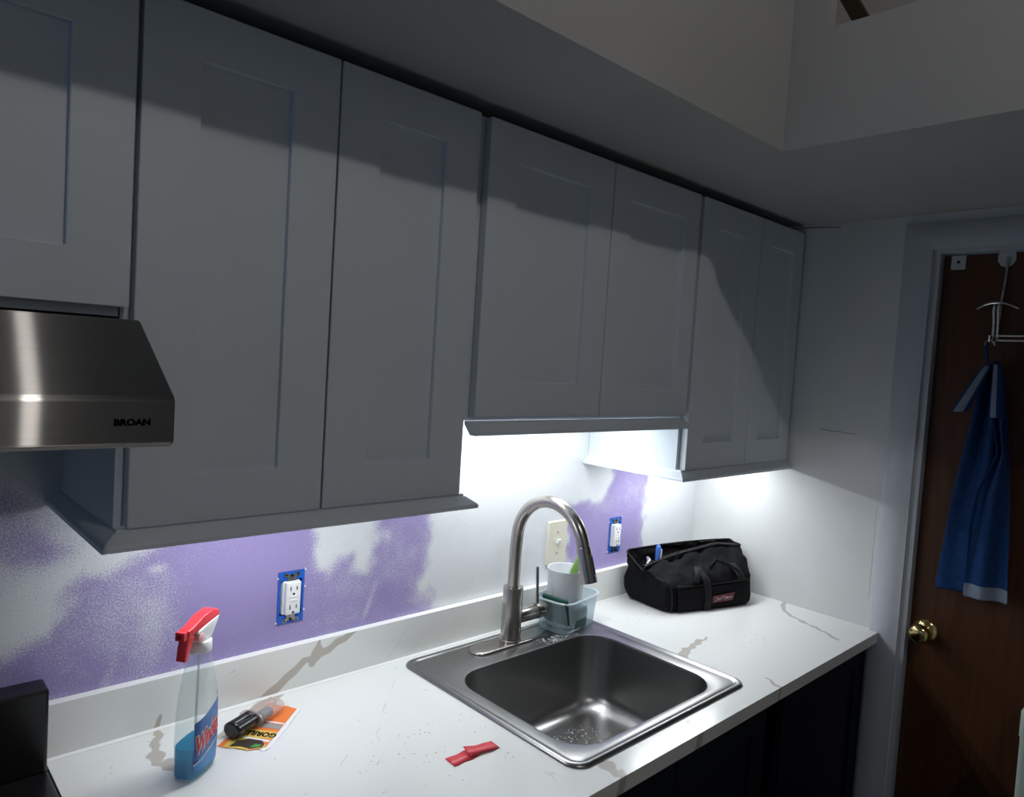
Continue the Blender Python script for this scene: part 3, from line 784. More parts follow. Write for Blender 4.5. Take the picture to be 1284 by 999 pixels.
# ---------------------------------------------------------------- sink and faucet
sk = thing('sink', 'drop-in stainless steel single-bowl sink set in the white counter', 'sink', (-0.968, -0.315, ZC))
def sr(hx0, hx1, hy0, hy1, r, z, n=8):
    cx, cy = (hx0+hx1)/2+0.968, (hy0+hy1)/2+0.315
    return rrect(cx, cy, (hx1-hx0)/2, (hy1-hy0)/2, r, z, n)
OX0, OX1, OY0, OY1 = -1.268, -0.668, -0.592, -0.040
BX0, BX1, BY0, BY1 = -1.218, -0.726, -0.552, -0.168
rings = [sr(OX0, OX1, OY0, OY1, 0.035, 0.0008), sr(OX0+0.001, OX1-0.001, OY0+0.001, OY1-0.001, 0.034, 0.004), sr(OX0+0.006, OX1-0.006, OY0+0.006, OY1-0.006, 0.032, 0.0068),
         sr(OX0+0.013, OX1-0.013, OY0+0.013, OY1-0.013, 0.029, 0.0055), sr(OX0+0.017, OX1-0.017, OY0+0.016, OY1-0.016, 0.027, 0.0028), sr(OX0+0.021, OX1-0.021, OY0+0.018, OY1-0.019, 0.025, 0.0036),
         sr(BX0-0.006, BX1+0.006, BY0-0.006, BY1+0.006, 0.082, 0.0036), sr(BX0-0.001, BX1+0.001, BY0-0.001, BY1+0.001, 0.078, 0.0022), sr(BX0, BX1, BY0, BY1, 0.077, -0.002)]
MB().loft(rings, False).build('rim', SINKM, sk, smooth=50)
D = 0.185
rings = [sr(BX0, BX1, BY0, BY1, 0.077, -0.002)]
for t in range(1, 7):
    q = t/6; ins = 0.014*q
    rings.append(sr(BX0+ins, BX1-ins, BY0+ins, BY1-ins, 0.075, -0.002-(D-0.045)*q))
for a in range(1, 7):
    q = a/6*PI/2; ins = 0.014+0.045*(1-math.cos(q)); z = -D+0.043-0.043*math.sin(q)
    rings.append(sr(BX0+ins, BX1-ins, BY0+ins, BY1-ins, 0.075, z))
rings.append(sr(-1.10, -0.85, -0.46, -0.26, 0.07, -D-0.004)); rings.append(sr(-1.022, -0.922, -0.41, -0.31, 0.0499, -D-0.008))
MB().loft(rings, False).build('bowl', SINKM, sk, smooth=60)
dr = MB(); dr.lathe([(0.0, -D-0.016), (0.030, -D-0.016), (0.034, -D-0.008), (0.050, -D-0.0072), (0.056, -D-0.0085)], (-0.972+0.968, -0.36+0.315, 0), 32, cap=False)
dr.build('drain', CHROME, sk, smooth=40)

fx, fy = -0.972, -0.098
ft = thing('faucet', 'tall brushed nickel gooseneck pull-down kitchen faucet behind the sink', 'faucet', (fx, fy, ZC+0.0037))
def stad(hx, hy, z, n=10):
    out = []
    for sx, a0 in ((1, -90), (-1, 90)):
        for k in range(n+1):
            a = math.radians(a0+180*k/n); out.append((sx*(hx-hy)+hy*math.cos(a), hy*math.sin(a), z))
    return out
MB().loft([stad(0.128,0.029,0), stad(0.128,0.029,0.003), stad(0.125,0.026,0.006), stad(0.120,0.022,0.007)], True).build('deck_plate', FAUC, ft, smooth=45)
MB().lathe([(0.0275,0.0068),(0.0275,0.010),(0.0258,0.012),(0.0258,0.143),(0.025,0.1455),(0.018,0.146)], seg=40).build('body', FAUC, ft, smooth=40)
R_, cyy, czz = 0.111, -0.113, 0.272
pts = [(0,0,0.146+ (czz-0.146)*k/5) for k in range(5)]
th_end = math.radians(18)
for k in range(25):
    a = PI - (PI - th_end)*k/24 if False else k/24*(PI-th_end)
    pts.append((0, cyy + R_*math.cos(a), czz + R_*math.sin(a)))
end = Vector(pts[-1]); tg = Vector((0, -math.sin(th_end), -math.cos(th_end))).normalized()
pts.append(tuple(end+tg*0.008))
MB().tube(pts, 0.0155, 24).build('gooseneck', FAUC, ft, smooth=40)
e2 = end+tg*0.0085
hp = [e2, e2+tg*0.001, e2+tg*0.030, e2+tg*0.075, e2+tg*0.081, e2+tg*0.082]
sh = MB().tube(hp, [0.0155, 0.0168, 0.0175, 0.0188, 0.0185, 0.016], 28).build('spray_head', FAUC, ft, smooth=40)
bt = MB(); nrm = Vector((0, -math.cos(th_end), math.sin(th_end)))
c0 = e2+tg*0.042+nrm*0.0172
bt.tube([c0-tg*0.022, c0-tg*0.020, c0+tg*0.020, c0+tg*0.022], [0.003, 0.0048, 0.0048, 0.003], 12)
bt.build('spray_button', mat('dark_button', (0.05, 0.05, 0.05), 0.4), sh, smooth=40)
hb = MB(); hb.lathe([(0.0195, 0.020), (0.0195, 0.082), (0.0192, 0.0825)], (0, 0, 0.065), 32, 'x')
hb.lathe([(0.0200, 0.0845), (0.0205, 0.086), (0.0205, 0.116), (0.019, 0.119), (0.0, 0.1195)], (0, 0, 0.065), 32, 'x')
hb.lathe([(0.0175, 0.082), (0.0175, 0.085)], (0, 0, 0.065), 32, 'x')
hub = hb.build('handle_hub', FAUC, ft, smooth=40)
MB().tube([(0.096, 0.004, 0.082), (0.094, 0.006, 0.13), (0.092, 0.008, 0.178), (0.092, 0.008, 0.180)], [0.0045, 0.0043, 0.0045, 0.003], 14).build('lever', FAUC, hub, smooth=40)

# water drops on the deck and in the bowl
dm = MB()
def drop(x, y, z, r):
    rings = []
    for k in range(3):
        q = k/3*PI/2
        rings.append([(x+r*math.cos(q)*math.cos(a), y+r*math.cos(q)*math.sin(a), z+r*0.5*math.sin(q)) for a in [2*PI*i/6 for i in range(6)]])
    dm.loft(rings, True)
for _ in range(170):
    x = RNG.normal(-0.850, 0.035); y = RNG.normal(-0.148, 0.011)
    if y > BY1+0.004 and y < -0.06 and not (abs(x-fx) < 0.13 and abs(y-fy) < 0.030): drop(x, y, ZC+0.0036, RNG.uniform(0.0008, 0.0022))
for _ in range(260):
    x = RNG.normal(-0.90, 0.075); y = RNG.normal(-0.27, 0.055)
    if y < -0.235 and -1.08 < x < -0.80: drop(x, y, ZC-D-0.0025, RNG.uniform(0.0008, 0.0024))
o = stuff(dm.build('water_drops', DROP, None, smooth=80)); tag(o, 'scattered water drops, whitened for glints, on the steel sink deck and bowl', 'water drops')

# ---------------------------------------------------------------- plastic tub with washing-up things
TZ = ZC+0.0036
tb = thing('plastic_tub', 'clear plastic food tub holding a cup and scrubbers behind the faucet', 'tub', (-0.755, -0.093, TZ), math.radians(9))
TUB = thin_clear('clear_plastic', (0.86, 0.93, 0.95), alpha=0.36, rough=0.15, body=(0.56, 0.70, 0.78))
rings = [rrect(0,0,0.030,0.02,0.018,0.002), rrect(0,0,0.076,0.046,0.026,0.0), rrect(0,0,0.080,0.050,0.030,0.004), rrect(0,0,0.087,0.057,0.034,0.082), rrect(0,0,0.0875,0.0575,0.034,0.086)]
MB().loft(rings, 'start').build('body', TUB, tb, smooth=50)
rings = [rrect(0,0,0.0862,0.0562,0.034,0.084), rrect(0,0,0.092,0.062,0.038,0.0835), rrect(0,0,0.0925,0.0625,0.038,0.0865), rrect(0,0,0.0905,0.0605,0.037,0.0885), rrect(0,0,0.0858,0.0558,0.034,0.0875), rrect(0,0,0.0852,0.0552,0.034,0.084)]
m_ = MB().loft(rings, False)
m_.build('rim', thin_clear('clear_rim', (0.9, 0.94, 0.95), alpha=0.45, rough=0.15, body=(0.72, 0.80, 0.84)), tb, smooth=50)
def in_tub(x, y, z):   # tub frame to world
    c, s = math.cos(math.radians(9)), math.sin(math.radians(9))
    return (-0.755 + x*c - y*s, -0.093 + x*s + y*c, TZ + z)

cp = thing('cup', 'white straight-sided plastic cup standing in the clear tub', 'cup', in_tub(-0.012, 0.003, 0.006))
prof = [(0.0, 0.002), (0.040, 0.0), (0.0455, 0.003), (0.0465, 0.010), (0.0512, 0.150), (0.0522, 0.1525), (0.0520, 0.154), (0.0505, 0.1535), (0.0492, 0.148), (0.0445, 0.010), (0.040, 0.006), (0.0, 0.005)]
MB().lathe(prof, seg=48, cap=False).build('body', CUPM, cp, smooth=50)
sc = thing('silicone_scraper', 'bright green scraper leaning in the white cup', 'scraper', tuple(cp.location))
def bar(mb, pts, wid, th, side=Vector((0,1,0))):
    rings = []
    for i, p in enumerate(pts):
        p = Vector(p); t = (Vector(pts[min(i+1,len(pts)-1)])-Vector(pts[max(i-1,0)])).normalized()
        n = t.cross(side).normalized(); s2 = n.cross(t).normalized()
        w = wid[i] if hasattr(wid, '__len__') else wid
        rings.append([p+s2*w+n*th*0.6, p+s2*w*0.8+n*th, p-s2*w*0.8+n*th, p-s2*w+n*th*0.6, p-s2*w-n*th*0.6, p-s2*w*0.8-n*th, p+s2*w*0.8-n*th, p+s2*w-n*th*0.6])
    return mb.loft(rings, True)
m_ = MB(); bar(m_, [(0.000,-0.010,0.060),(0.008,-0.010,0.110),(0.022,-0.008,0.140),(0.050,-0.004,0.172),(0.060,-0.002,0.180)], [0.006,0.010,0.0125,0.0125,0.009], 0.004, Vector((0.75,-0.15,-0.65)))
m_.build('blade', GREENP, sc, smooth=50)
m_ = MB(); bar(m_, [(-0.022,-0.012,0.012),(-0.006,-0.011,0.048),(0.000,-0.010,0.0595)], 0.006, 0.003); m_.build('handle', WHITEP, sc)
sp_ = thing('scrub_pad', 'dark green scouring pad standing at the left side of the clear tub', 'scouring pad', in_tub(-0.070, -0.010, 0.060), math.radians(9))
m_ = MB().box(-0.0045, 0.0045, -0.040, 0.040, -0.038, 0.038); m_.xform(Matrix.Rotation(math.radians(-14), 4, 'Y'))
m_.build('pad', SCRUB, sp_, bevel=0.003)
sg = thing('green_sponge', 'dull green sponge lying flat in the bottom of the clear tub', 'sponge', in_tub(0.010, -0.0495, 0.032), math.radians(9))
m_ = MB().box(-0.045, 0.010, -0.003, 0.003, -0.026, 0.03); m_.build('foam', mat('grey_green_foam', (0.06, 0.13, 0.15), 0.9, bump=(250, 0.8, (1,1,1))), sg, bevel=0.002)
bl = thing('blue_scrubber', 'small blue mesh scrubber ball at the right side of the clear tub', 'scrubber', in_tub(0.060, 0.010, 0.052))
m_ = MB()
for k in range(9):
    a = k*2.4; r = 0.012
    m_.tube([(r*math.cos(q)*math.cos(a), r*math.cos(q)*math.sin(a)+0.003*math.sin(a*3), 0.011*math.sin(q)+0.022) for q in [2*PI*i/14 for i in range(15)]], 0.0022, 6, cap=False)
stuff(m_.build('mesh', mat('pale_blue_mesh', (0.22, 0.36, 0.62), 0.4), bl, smooth=60))
m_ = MB().box(-0.022, 0.012, -0.038, 0.018, -0.047, -0.012); m_.build('base', mat('blue_mesh', (0.05, 0.18, 0.52), 0.5), bl, bevel=0.006, bseg=3)

# ---------------------------------------------------------------- outlets and switch
def outlet(label, x, z, tilt):
    t = thing('outlet', label, 'outlet', (x, 0, z), 0, 'uncovered outlets on the purple wall')
    b = MB()
    # open box: flange frame flush with the wall and walls going in
    W_, H_, w_, h_ = 0.0288, 0.0548, 0.0245, 0.0485
    for y0, y1 in ((-0.0018, 0.004),):
        b.box(-W_, -w_, y0, y1, -H_, H_); b.box(w_, W_, y0, y1, -H_, H_)
        b.box(-w_, w_, y0, y1, h_-0.011, H_); b.box(-w_, w_, y0, y1, -H_, -h_+0.011)
    b.box(-W_, -w_-0.001, 0.0045, 0.06, -H_, H_); b.box(w_+0.001, W_, 0.0045, 0.06, -H_, H_)
    b.box(-w_-0.001, w_+0.001, 0.0045, 0.06, h_, H_); b.box(-w_-0.001, w_+0.001, 0.0045, 0.06, -H_, -h_)
    b.build('box', BLUEBOX, t)
    MB().box(-w_-0.001, w_+0.001, 0.056, 0.060, -h_, h_).build('box_back', DARKM, t)
    for s in (1, -1):
        pl = [(-0.0095,0.037),(0.0095,0.037),(0.0095,0.044),(0.0175,0.045),(0.0175,0.0515),(0.012,0.0535),(0.006,0.049),(-0.006,0.049),(-0.012,0.0535),(-0.0175,0.0515),(-0.0175,0.045),(-0.0095,0.044)]
        ear = MB().prism([(p[0], p[1]*s) for p in pl], 1, -0.0036, -0.0022).build('mounting_ear', GALV, t)
        MB().lathe([(0.0, -0.0056), (0.0026, -0.0054), (0.0034, -0.0036)], (0, 0, 0.0465*s), 12, 'y', cap=False).build('screw', SMOKE, ear)
        for q in (-1, 1): MB().lathe([(0.0, -0.0041), (0.0022, -0.0041), (0.0022, -0.0034)], (0.013*q, 0, 0.0492*s), 10, 'y', cap=False).build('screw_hole', SMOKE, ear)
    f = MB()
    Mx = Matrix.Rotation(math.radians(tilt), 4, 'Z') @ Matrix.Rotation(math.radians(0.6), 4, 'Y')
    f.box(-0.0168, 0.0168, -0.0125, -0.0022, -0.0340, 0.0340); f.box(-0.019, 0.019, -0.0022, 0.030, -0.0350, 0.0350)
    f.xform(Mx)
    fc = f.build('receptacle', WHITEP, t, bevel=0.0022, bseg=3, smooth=40)
    for zz in (0.021, -0.018):
        MB().box(-0.0085, -0.0065, -0.0129, -0.0115, zz-0.0045, zz+0.0045).xform(Mx).build('slot', SMOKE, fc)
        MB().box(0.0058, 0.0078, -0.0129, -0.0115, zz-0.0038, zz+0.0038).xform(Mx).build('slot', SMOKE, fc)
        MB().lathe([(0.0026, -0.0129), (0.0026, -0.0115)], (0, 0, zz-0.0115), 12, 'y').xform(Mx).build('ground_hole', SMOKE, fc)
    for za, zb_ in ((0.0018, 0.0062), (-0.0062, -0.0018)):
        MB().box(-0.0075, 0.0075, -0.0134, -0.012, za, zb_).xform(Mx).build('test_button', WHITEP, fc, bevel=0.0006, bseg=1)
    n = MB()   # torn gypsum and fixing nails at the box corners
    for a, c in ((-0.031, -0.051), (-0.0305, 0.043), (0.0305, 0.055), (0.0308, 0.018), (0.0305, -0.032)):
        n.box(a-0.0014, a+0.0022, -0.0016, 0.0, c-0.002, c+0.0015)
    stuff(n.build('plaster_chips', mat('gypsum', (0.75, 0.73, 0.68), 0.9), t))
    return t
outlet('white outlet in open blue box on the purple wall above the spray bottle', OUTLETS[0][0], kz[0]+HH, 4)
outlet('smaller-looking white outlet in open blue box on the purple wall above the black bag', OUTLETS[1][0], kz[0]+HH, 4)
sw = thing('light_switch', 'almond toggle light switch plate on the wall behind the faucet', 'light switch', (-0.7165, 0, 1.121))
MB().loft([rrect(0,0,0.0400,0.0635,0.004,0), rrect(0,0,0.0400,0.0635,0.004,0.003), rrect(0,0,0.0375,0.061,0.004,0.006)], True).xform(Matrix.Rotation(PI/2, 4, 'X')).build('plate', CREAM, sw, smooth=30)
MB().prism([(-0.0062, -0.006), (-0.0062, 0.006), (-0.013, 0.012), (-0.0165, 0.0095), (-0.012, 0.0)], 0, -0.0042, 0.0042).build('toggle', WHITEP, sw)
SCRP = mat('screw_paint', (0.28, 0.27, 0.24), 0.4)
for s in (1, -1): MB().lathe([(0.0, -0.0072), (0.0026, -0.007), (0.0032, -0.0058)], (0, 0, 0.030*s), 12, 'y', cap=False).build('screw', SCRP, sw)

# ---------------------------------------------------------------- spray bottle
ang = math.radians(217)
sb = thing('spray_bottle', 'clear spray bottle of blue glass cleaner with red trigger head', 'spray bottle', (-1.7835, -0.1895, ZC+0.0006), ang)
sb.scale = (0.93, 0.96, 0.932)
def bsec(z):
    """half width along the trigger direction, half depth, squareness"""
    zs = [0.0, 0.006, 0.06, 0.120, 0.150, 0.175, 0.200, 0.215, 0.222]
    hw = [0.036, 0.0395, 0.0400, 0.0395, 0.0360, 0.0295, 0.0230, 0.0198, 0.0192]
    hd_ = [0.020, 0.0235, 0.0250, 0.0248, 0.0236, 0.0218, 0.0200, 0.0192, 0.0190]
    pw = [3.4, 3.4, 3.4, 3.2, 2.9, 2.6, 2.3, 2.0, 2.0]
    return np.interp(z, zs, hw), np.interp(z, zs, hd_), np.interp(z, zs, pw)
def bpt(a, z, off=0.0):
    hw, hd_, p = bsec(z)
    c, s = math.cos(a), math.sin(a)
    x = math.copysign(abs(c)**(2/p), c)*(hw+off); y = math.copysign(abs(s)**(2/p), s)*(hd_+off)
    return (x, y, z)
def bring(z, off=0.0, n=48): return [bpt(2*PI*k/n, z, off) for k in range(n)]
zl = [0.0, 0.003, 0.008, 0.03, 0.06, 0.09, 0.115, 0.13, 0.142, 0.154, 0.166, 0.178, 0.19, 0.202, 0.212, 0.222]
CLEARB = thin_clear('bottle_clear', (0.93, 0.96, 0.96), alpha=0.10, rough=0.06)
MB().loft([bring(z) for z in zl], 'start').build('bottle', CLEARB, sb, smooth=60)
LIQ = bpy.data.materials.new('blue_cleaner'); LIQ.use_nodes = True
_nt = LIQ.node_tree; _nt.nodes.clear()
_o = _nt.nodes.new('ShaderNodeOutputMaterial'); _t = _nt.nodes.new('ShaderNodeBsdfTransparent'); _t.inputs[0].default_value = (0.22, 0.66, 0.86, 1)
_d = _nt.nodes.new('ShaderNodeBsdfDiffuse'); _d.inputs[0].default_value = (0.02, 0.36, 0.62, 1); _m = _nt.nodes.new('ShaderNodeMixShader'); _m.inputs[0].default_value = 0.55
_nt.links.new(_t.outputs[0], _m.inputs[1]); _nt.links.new(_d.outputs[0], _m.inputs[2]); _nt.links.new(_m.outputs[0], _o.inputs[0])
MB().loft([bring(z, -0.0015) for z in (0.002, 0.006, 0.02, 0.04, 0.057)], True).build('liquid', LIQ, sb, smooth=60)
m_ = MB(); m_.tube([(0.004, 0, 0.006), (0.002, 0, 0.12), (0, 0, 0.222)], 0.0022, 8)
m_.build('dip_tube', thin_clear('tube_clear', (0.9, 0.93, 0.93), alpha=0.3), sb, smooth=60)
# label on the broad side (local +y), its printed art and lettering wrapped on the same curve
def on_face(u, z, off):          # u along local -x..x on the +y side
    hw, hd_, p = bsec(z)
    u = max(-hw*0.999, min(hw*0.999, u))
    y = hd_*(1-abs(u/hw)**p)**(1/p)
    return (u, y+off, z)
def face_grid(u0, u1, zlo, zhi, off, nu=24, nz=16):
    m = MB(); vs = []; fs = []
    for j in range(nz+1):
        for i in range(nu+1):
            s = i/nu; t = j/nz; u = u0+(u1-u0)*s
            z = zlo(s)+(zhi(s)-zlo(s))*t
            vs.append(on_face(u, z, off))
    for j in range(nz):
        for i in range(nu):
            a = j*(nu+1)+i; fs.append((a, a+1, a+nu+2, a+nu+1))
    return m.add(vs, fs)
LBLUE = mat('label_blue', (0.015, 0.06, 0.30), 0.35, noise=((0.05, 0.22, 0.55), 40, (1, 1, 1)))
LLIGHT = mat('label_light_blue', (0.06, 0.25, 0.58), 0.35)
# +y side seen with the trigger end (local +x) on its left; s runs left to right
U0, U1 = 0.035, -0.035
lab = face_grid(U0, U1, lambda s: 0.017-0.004*s, lambda s: 0.106+0.022*s+0.008*s*s, 0.0006).build('label', LBLUE, sb, smooth=60)
face_grid(U0, U1, lambda s: 0.0175-0.004*s, lambda s: 0.030+0.028*s, 0.0009).build('label_band', LLIGHT, lab, smooth=60)
face_grid(U0, U1, lambda s: 0.0290+0.028*s, lambda s: 0.0310+0.028*s, 0.0011, 24, 1).build('label_stripe', WHITEP, lab, smooth=60)
face_grid(U0, U1, lambda s: 0.1055+0.022*s+0.008*s*s, lambda s: 0.1075+0.022*s+0.008*s*s, 0.0008, 24, 1).build('label_stripe', WHITEP, lab, smooth=60)
def label_text(s, u_left, width, height, z0, slope, material, off, bold=0.0, shear=0.15, name='label_lettering'):
    tx = text_mb(s, 0.02, 0, shear, 0.95, bold)
    kx_, kz_ = width/tx.w, height/tx.h
    tx.v = [on_face(u_left - p[0]*kx_, z0 + p[1]*kz_ + slope*p[0]*kx_, off) for p in tx.v]
    return tx.build(name, material, lab)
LRED = mat('label_red', (0.55, 0.02, 0.04), 0.4)
label_text('Windex', 0.0340, 0.0655, 0.038, 0.0435, 0.42, WHITEP, 0.0012, 0.0022)
label_text('Windex', 0.0335, 0.0645, 0.036, 0.0445, 0.42, LRED, 0.0015, 0.0008)
label_text('Original', 0.006, 0.028, 0.008, 0.0375, 0.42, WHITEP, 0.0013, 0.0)
# trigger head: profile in the local xz plane, extruded across, pointing along +x
def slab_y(poly, hy, hy2=None):
    m = MB(); m.prism(poly, 1, -hy, hy); return m
COLL = [(0.0200,0.2215),(0.0205,0.2225),(0.0203,0.2400),(0.0192,0.2415),(0.0130,0.242)]
hdw = MB().lathe(COLL, seg=36).build('collar', WHITEP, sb, smooth=40)
nk = slab_y([(-0.016,0.242),(0.017,0.242),(0.019,0.254),(0.026,0.261),(0.022,0.266),(-0.034,0.277),(-0.039,0.275),(-0.030,0.262)], 0.0135)
nk.build('neck_shroud', WHITEP, sb, bevel=0.003, bseg=3, smooth=40)
cap_ = slab_y([(-0.027,0.2765),(0.048,0.2620),(0.060,0.2615),(0.060,0.2740),(0.046,0.2765),(0.014,0.2880),(-0.014,0.2900),(-0.029,0.2850)], 0.0145)
cap_.v = [(p[0]-0.010, p[1]*(0.72 if p[0] > 0.03 else 1.0)*(0.78 if p[2] > 0.280 else 1.0), p[2]) for p in cap_.v]
cap_.build('trigger_cap', REDP, sb, bevel=0.0025, bseg=3, smooth=40)
nz_ = MB().box(0.0505, 0.0600, -0.0085, 0.0085, 0.2590, 0.2745); nzo = nz_.build('nozzle', REDP, sb, bevel=0.0015)
MB().lathe([(0.0035, 0.0602), (0.0035, 0.0608), (0.0012, 0.0608)], (0, 0, 0.267), 16, 'x').build('nozzle_hole', mat('dark_red', (0.25, 0.01, 0.015), 0.5), nzo)
tr = slab_y([(0.027,0.2605),(0.048,0.2605),(0.0525,0.245),(0.0560,0.2225),(0.0520,0.2200),(0.0440,0.2215),(0.0390,0.240)], 0.0085)
tr.build('trigger', REDP, sb, bevel=0.002, bseg=3, smooth=40)
MB().lathe([(0.0, 0.0150), (0.0075, 0.0150), (0.0088, 0.0140), (0.0088, -0.0140), (0.0075, -0.0150), (0.0, -0.0150)], (0.017, 0, 0.2515), 20, 'y', cap=False).build('pivot', PINKP, sb, smooth=40)

# ---------------------------------------------------------------- glue card, tape, crumbs
# card plane: local u (from the near-left corner to the right) and v (away), printed upside down to the viewer
cA, cB, cC, cD = Vector((-1.727,-0.140)), Vector((-1.665,-0.206)), Vector((-1.549,-0.101)), Vector((-1.588,-0.040))
CZ = ZC+0.0012
def cpt(u, v, z=0.0):
    p = cA*(1-u)*(1-v) + cB*u*(1-v) + cC*u*v + cD*(1-u)*v
    return (p.x, p.y, CZ+z + 0.006*max(0.0, u-0.75)*max(0, v-0.3))
cdm = thing('glue_card', 'orange and yellow torn glue package card lying on the counter', 'card', (0, 0, 0))
def card_patch(name, pts, z, material, thick=0.0, parent=None):
    m = MB(); n = len(pts)
    if thick: 
        vs = [cpt(*p, z) for p in pts] + [cpt(*p, z-thick) for p in pts]
        m.add(vs, [tuple(range(n)), tuple(range(n, 2*n))[::-1]] + [(i, n+i, n+(i+1) % n, (i+1) % n) for i in range(n)])
    else: m.add([cpt(*p, z) for p in pts], [tuple(range(n))])
    return m.build(name, material, parent or cdm)
ORANGE = mat('card_orange', (0.80, 0.20, 0.035), 0.5)
YELL = mat('card_yellow', (0.72, 0.50, 0.09), 0.5)
CBLK = mat('card_black', (0.02, 0.018, 0.016), 0.45, noise=((0.07, 0.045, 0.03), 300, (1, 1, 1)))
edge = [(0,0),(0.22,-0.02),(0.45,0.02),(0.62,-0.03),(0.82,0.03),(0.94,-0.02),(1.03,0.08),(1.05,0.5),(1.03,1.0),(0.8,0.985),(0.6,1.015),(0.45,0.98),(0.25,1.01),(0,1.0)]
cb_ = card_patch('card', edge, 0.0, WHITEP, 0.0008)
card_patch('orange_print', [(0,0),(0.22,-0.02),(0.45,0.02),(0.62,-0.03),(0.86,0.03),(0.93,0.08),(0.93,0.985),(0.8,0.985),(0.6,1.01),(0.45,0.98),(0.25,1.0),(0,1.0)], 0.0002, ORANGE, 0, cb_)
card_patch('yellow_print', [(0.22+0.33*math.cos(a)*-1+0.22, 0.12+0.17*math.sin(a)) for a in [PI*k/10 for k in range(11)]][::-1] + [(0.12,0.0),(0.62,-0.02),(0.9,0.05),(0.9,0.12)], 0.0004, YELL, 0, cb_)
card_patch('dark_print', [(0.22,0.01),(0.45,0.03),(0.66,0.0),(0.86,0.06),(0.86,0.12),(0.75,0.19),(0.45,0.20),(0.27,0.13)], 0.0006, CBLK, 0, cb_)
card_patch('green_print', [(0.62,0.03),(0.80,0.05),(0.82,0.10),(0.68,0.11)], 0.0008, mat('card_green', (0.06, 0.32, 0.06), 0.5), 0, cb_)
card_patch('white_print', [(0.30,0.20),(0.90,0.17),(0.92,0.215),(0.32,0.235)], 0.0006, WHITEP, 0, cb_)
card_patch('yellow_band', [(0.10,0.24),(0.92,0.24),(0.92,0.40),(0.10,0.40)], 0.0005, YELL, 0, cb_)
card_patch('grey_band', [(0.40,0.46),(0.92,0.46),(0.92,0.565),(0.40,0.565)], 0.0005, mat('card_grey', (0.30, 0.29, 0.28), 0.5), 0, cb_)
card_patch('white_line', [(0.40,0.58),(0.92,0.58),(0.92,0.61),(0.40,0.61)], 0.0005, WHITEP, 0, cb_)
tx = text_mb('GORILLA', 0.02, 0, 0, 1.0, 0.001)
tx.v = [cpt(0.955 - p[0]/tx.w*0.84, 0.365 - p[1]/tx.h*0.10, 0.0009) for p in tx.v]
tx.build('card_lettering', SMOKE, cb_)

ms = thing('epoxy_syringe', 'twin-barrel clear syringe with black end cap lying on the orange card', 'syringe', (-1.690, -0.131, ZC+0.0190), math.atan2(0.045, 0.092))
ms.scale = (1.12, 1.25, 1.25)
# local +x points away along the barrels
def oval(x, hy, hz, n=20, dz=0): return [(x, hy*math.cos(2*PI*k/n), hz*math.sin(2*PI*k/n)+dz) for k in range(n)]
m_ = MB()
m_.loft([oval(-0.012,0.0125,0.010), oval(-0.010,0.0148,0.0122), oval(-0.008,0.0150,0.0125), oval(-0.0075,0.0120,0.0100)], True)
for s in (1, -1): m_.tube([(-0.009, 0.0075*s, 0.001), (0.042, 0.0075*s, 0.0005)], 0.0078, 16)
m_.build('plunger_cap', SMOKE, ms, smooth=40)
m_ = MB().loft([oval(0.034,0.0215,0.0120), oval(0.0375,0.0215,0.0120)], True)
CLR2 = thin_clear('syringe_clear', (0.93, 0.90, 0.89), alpha=0.25, body=(0.72, 0.62, 0.60))
m_.build('finger_flange', CLR2, ms, smooth=40)
for s in (1, -1):
    MB().tube([(0.038, 0.0078*s, 0.0), (0.098, 0.0078*s, -0.002), (0.103, 0.006*s, -0.003)], [0.0088, 0.0088, 0.006], 18).build('barrel', CLR2, ms, smooth=40)
m_ = MB()
m_.tube([(0.046, 0.0078, 0.0), (0.080, 0.0078, -0.001)], 0.0074, 16)
m_.build('resin', mat('amber_resin', (0.42, 0.36, 0.26), 0.3), ms, smooth=40)
m_ = MB(); m_.tube([(0.046, -0.0078, 0.0), (0.070, -0.0078, -0.001)], 0.0074, 16)
m_.build('hardener', mat('slate_blue_resin', (0.08, 0.12, 0.19), 0.25), ms, smooth=40)

tp = thing('red_tape', 'short crumpled strip of red tape on the counter near the sink', 'tape', (0, 0, ZC+0.0008))
def strip(A, B, w0, w1, lift, n=10):
    vs = []; fs = []
    A, B = Vector(A), Vector(B); d = (B-A).normalized(); nn = Vector((-d.y, d.x))
    for i in range(n+1):
        t = i/n; c = A.lerp(B, t); w = w0+(w1-w0)*t + 0.001*math.sin(t*11)
        vs.append((*(c-nn*w), lift(t, 0))); vs.append((*(c+nn*w), lift(t, 1)))
    for i in range(n): fs.append((2*i, 2*i+2, 2*i+3, 2*i+1))
    m = MB().add(vs, fs); return m
o = strip((-1.428,-0.430), (-1.372,-0.4325), 0.0145, 0.0125, lambda t, s: 0.0004+0.005*t*t*s).build('tape_end', REDT, tp, smooth=50)
sd = o.modifiers.new('thickness', 'SOLIDIFY'); sd.thickness = 0.0004
o = strip((-1.388,-0.4285), (-1.322,-0.4335), 0.0125, 0.0140, lambda t, s: 0.0008+0.007*(1-t)**2*(0.3+s)+0.003*math.sin(t*PI)*(1-s)).build('tape_end', REDT, tp, smooth=50)
sd = o.modifiers.new('thickness', 'SOLIDIFY'); sd.thickness = 0.0004

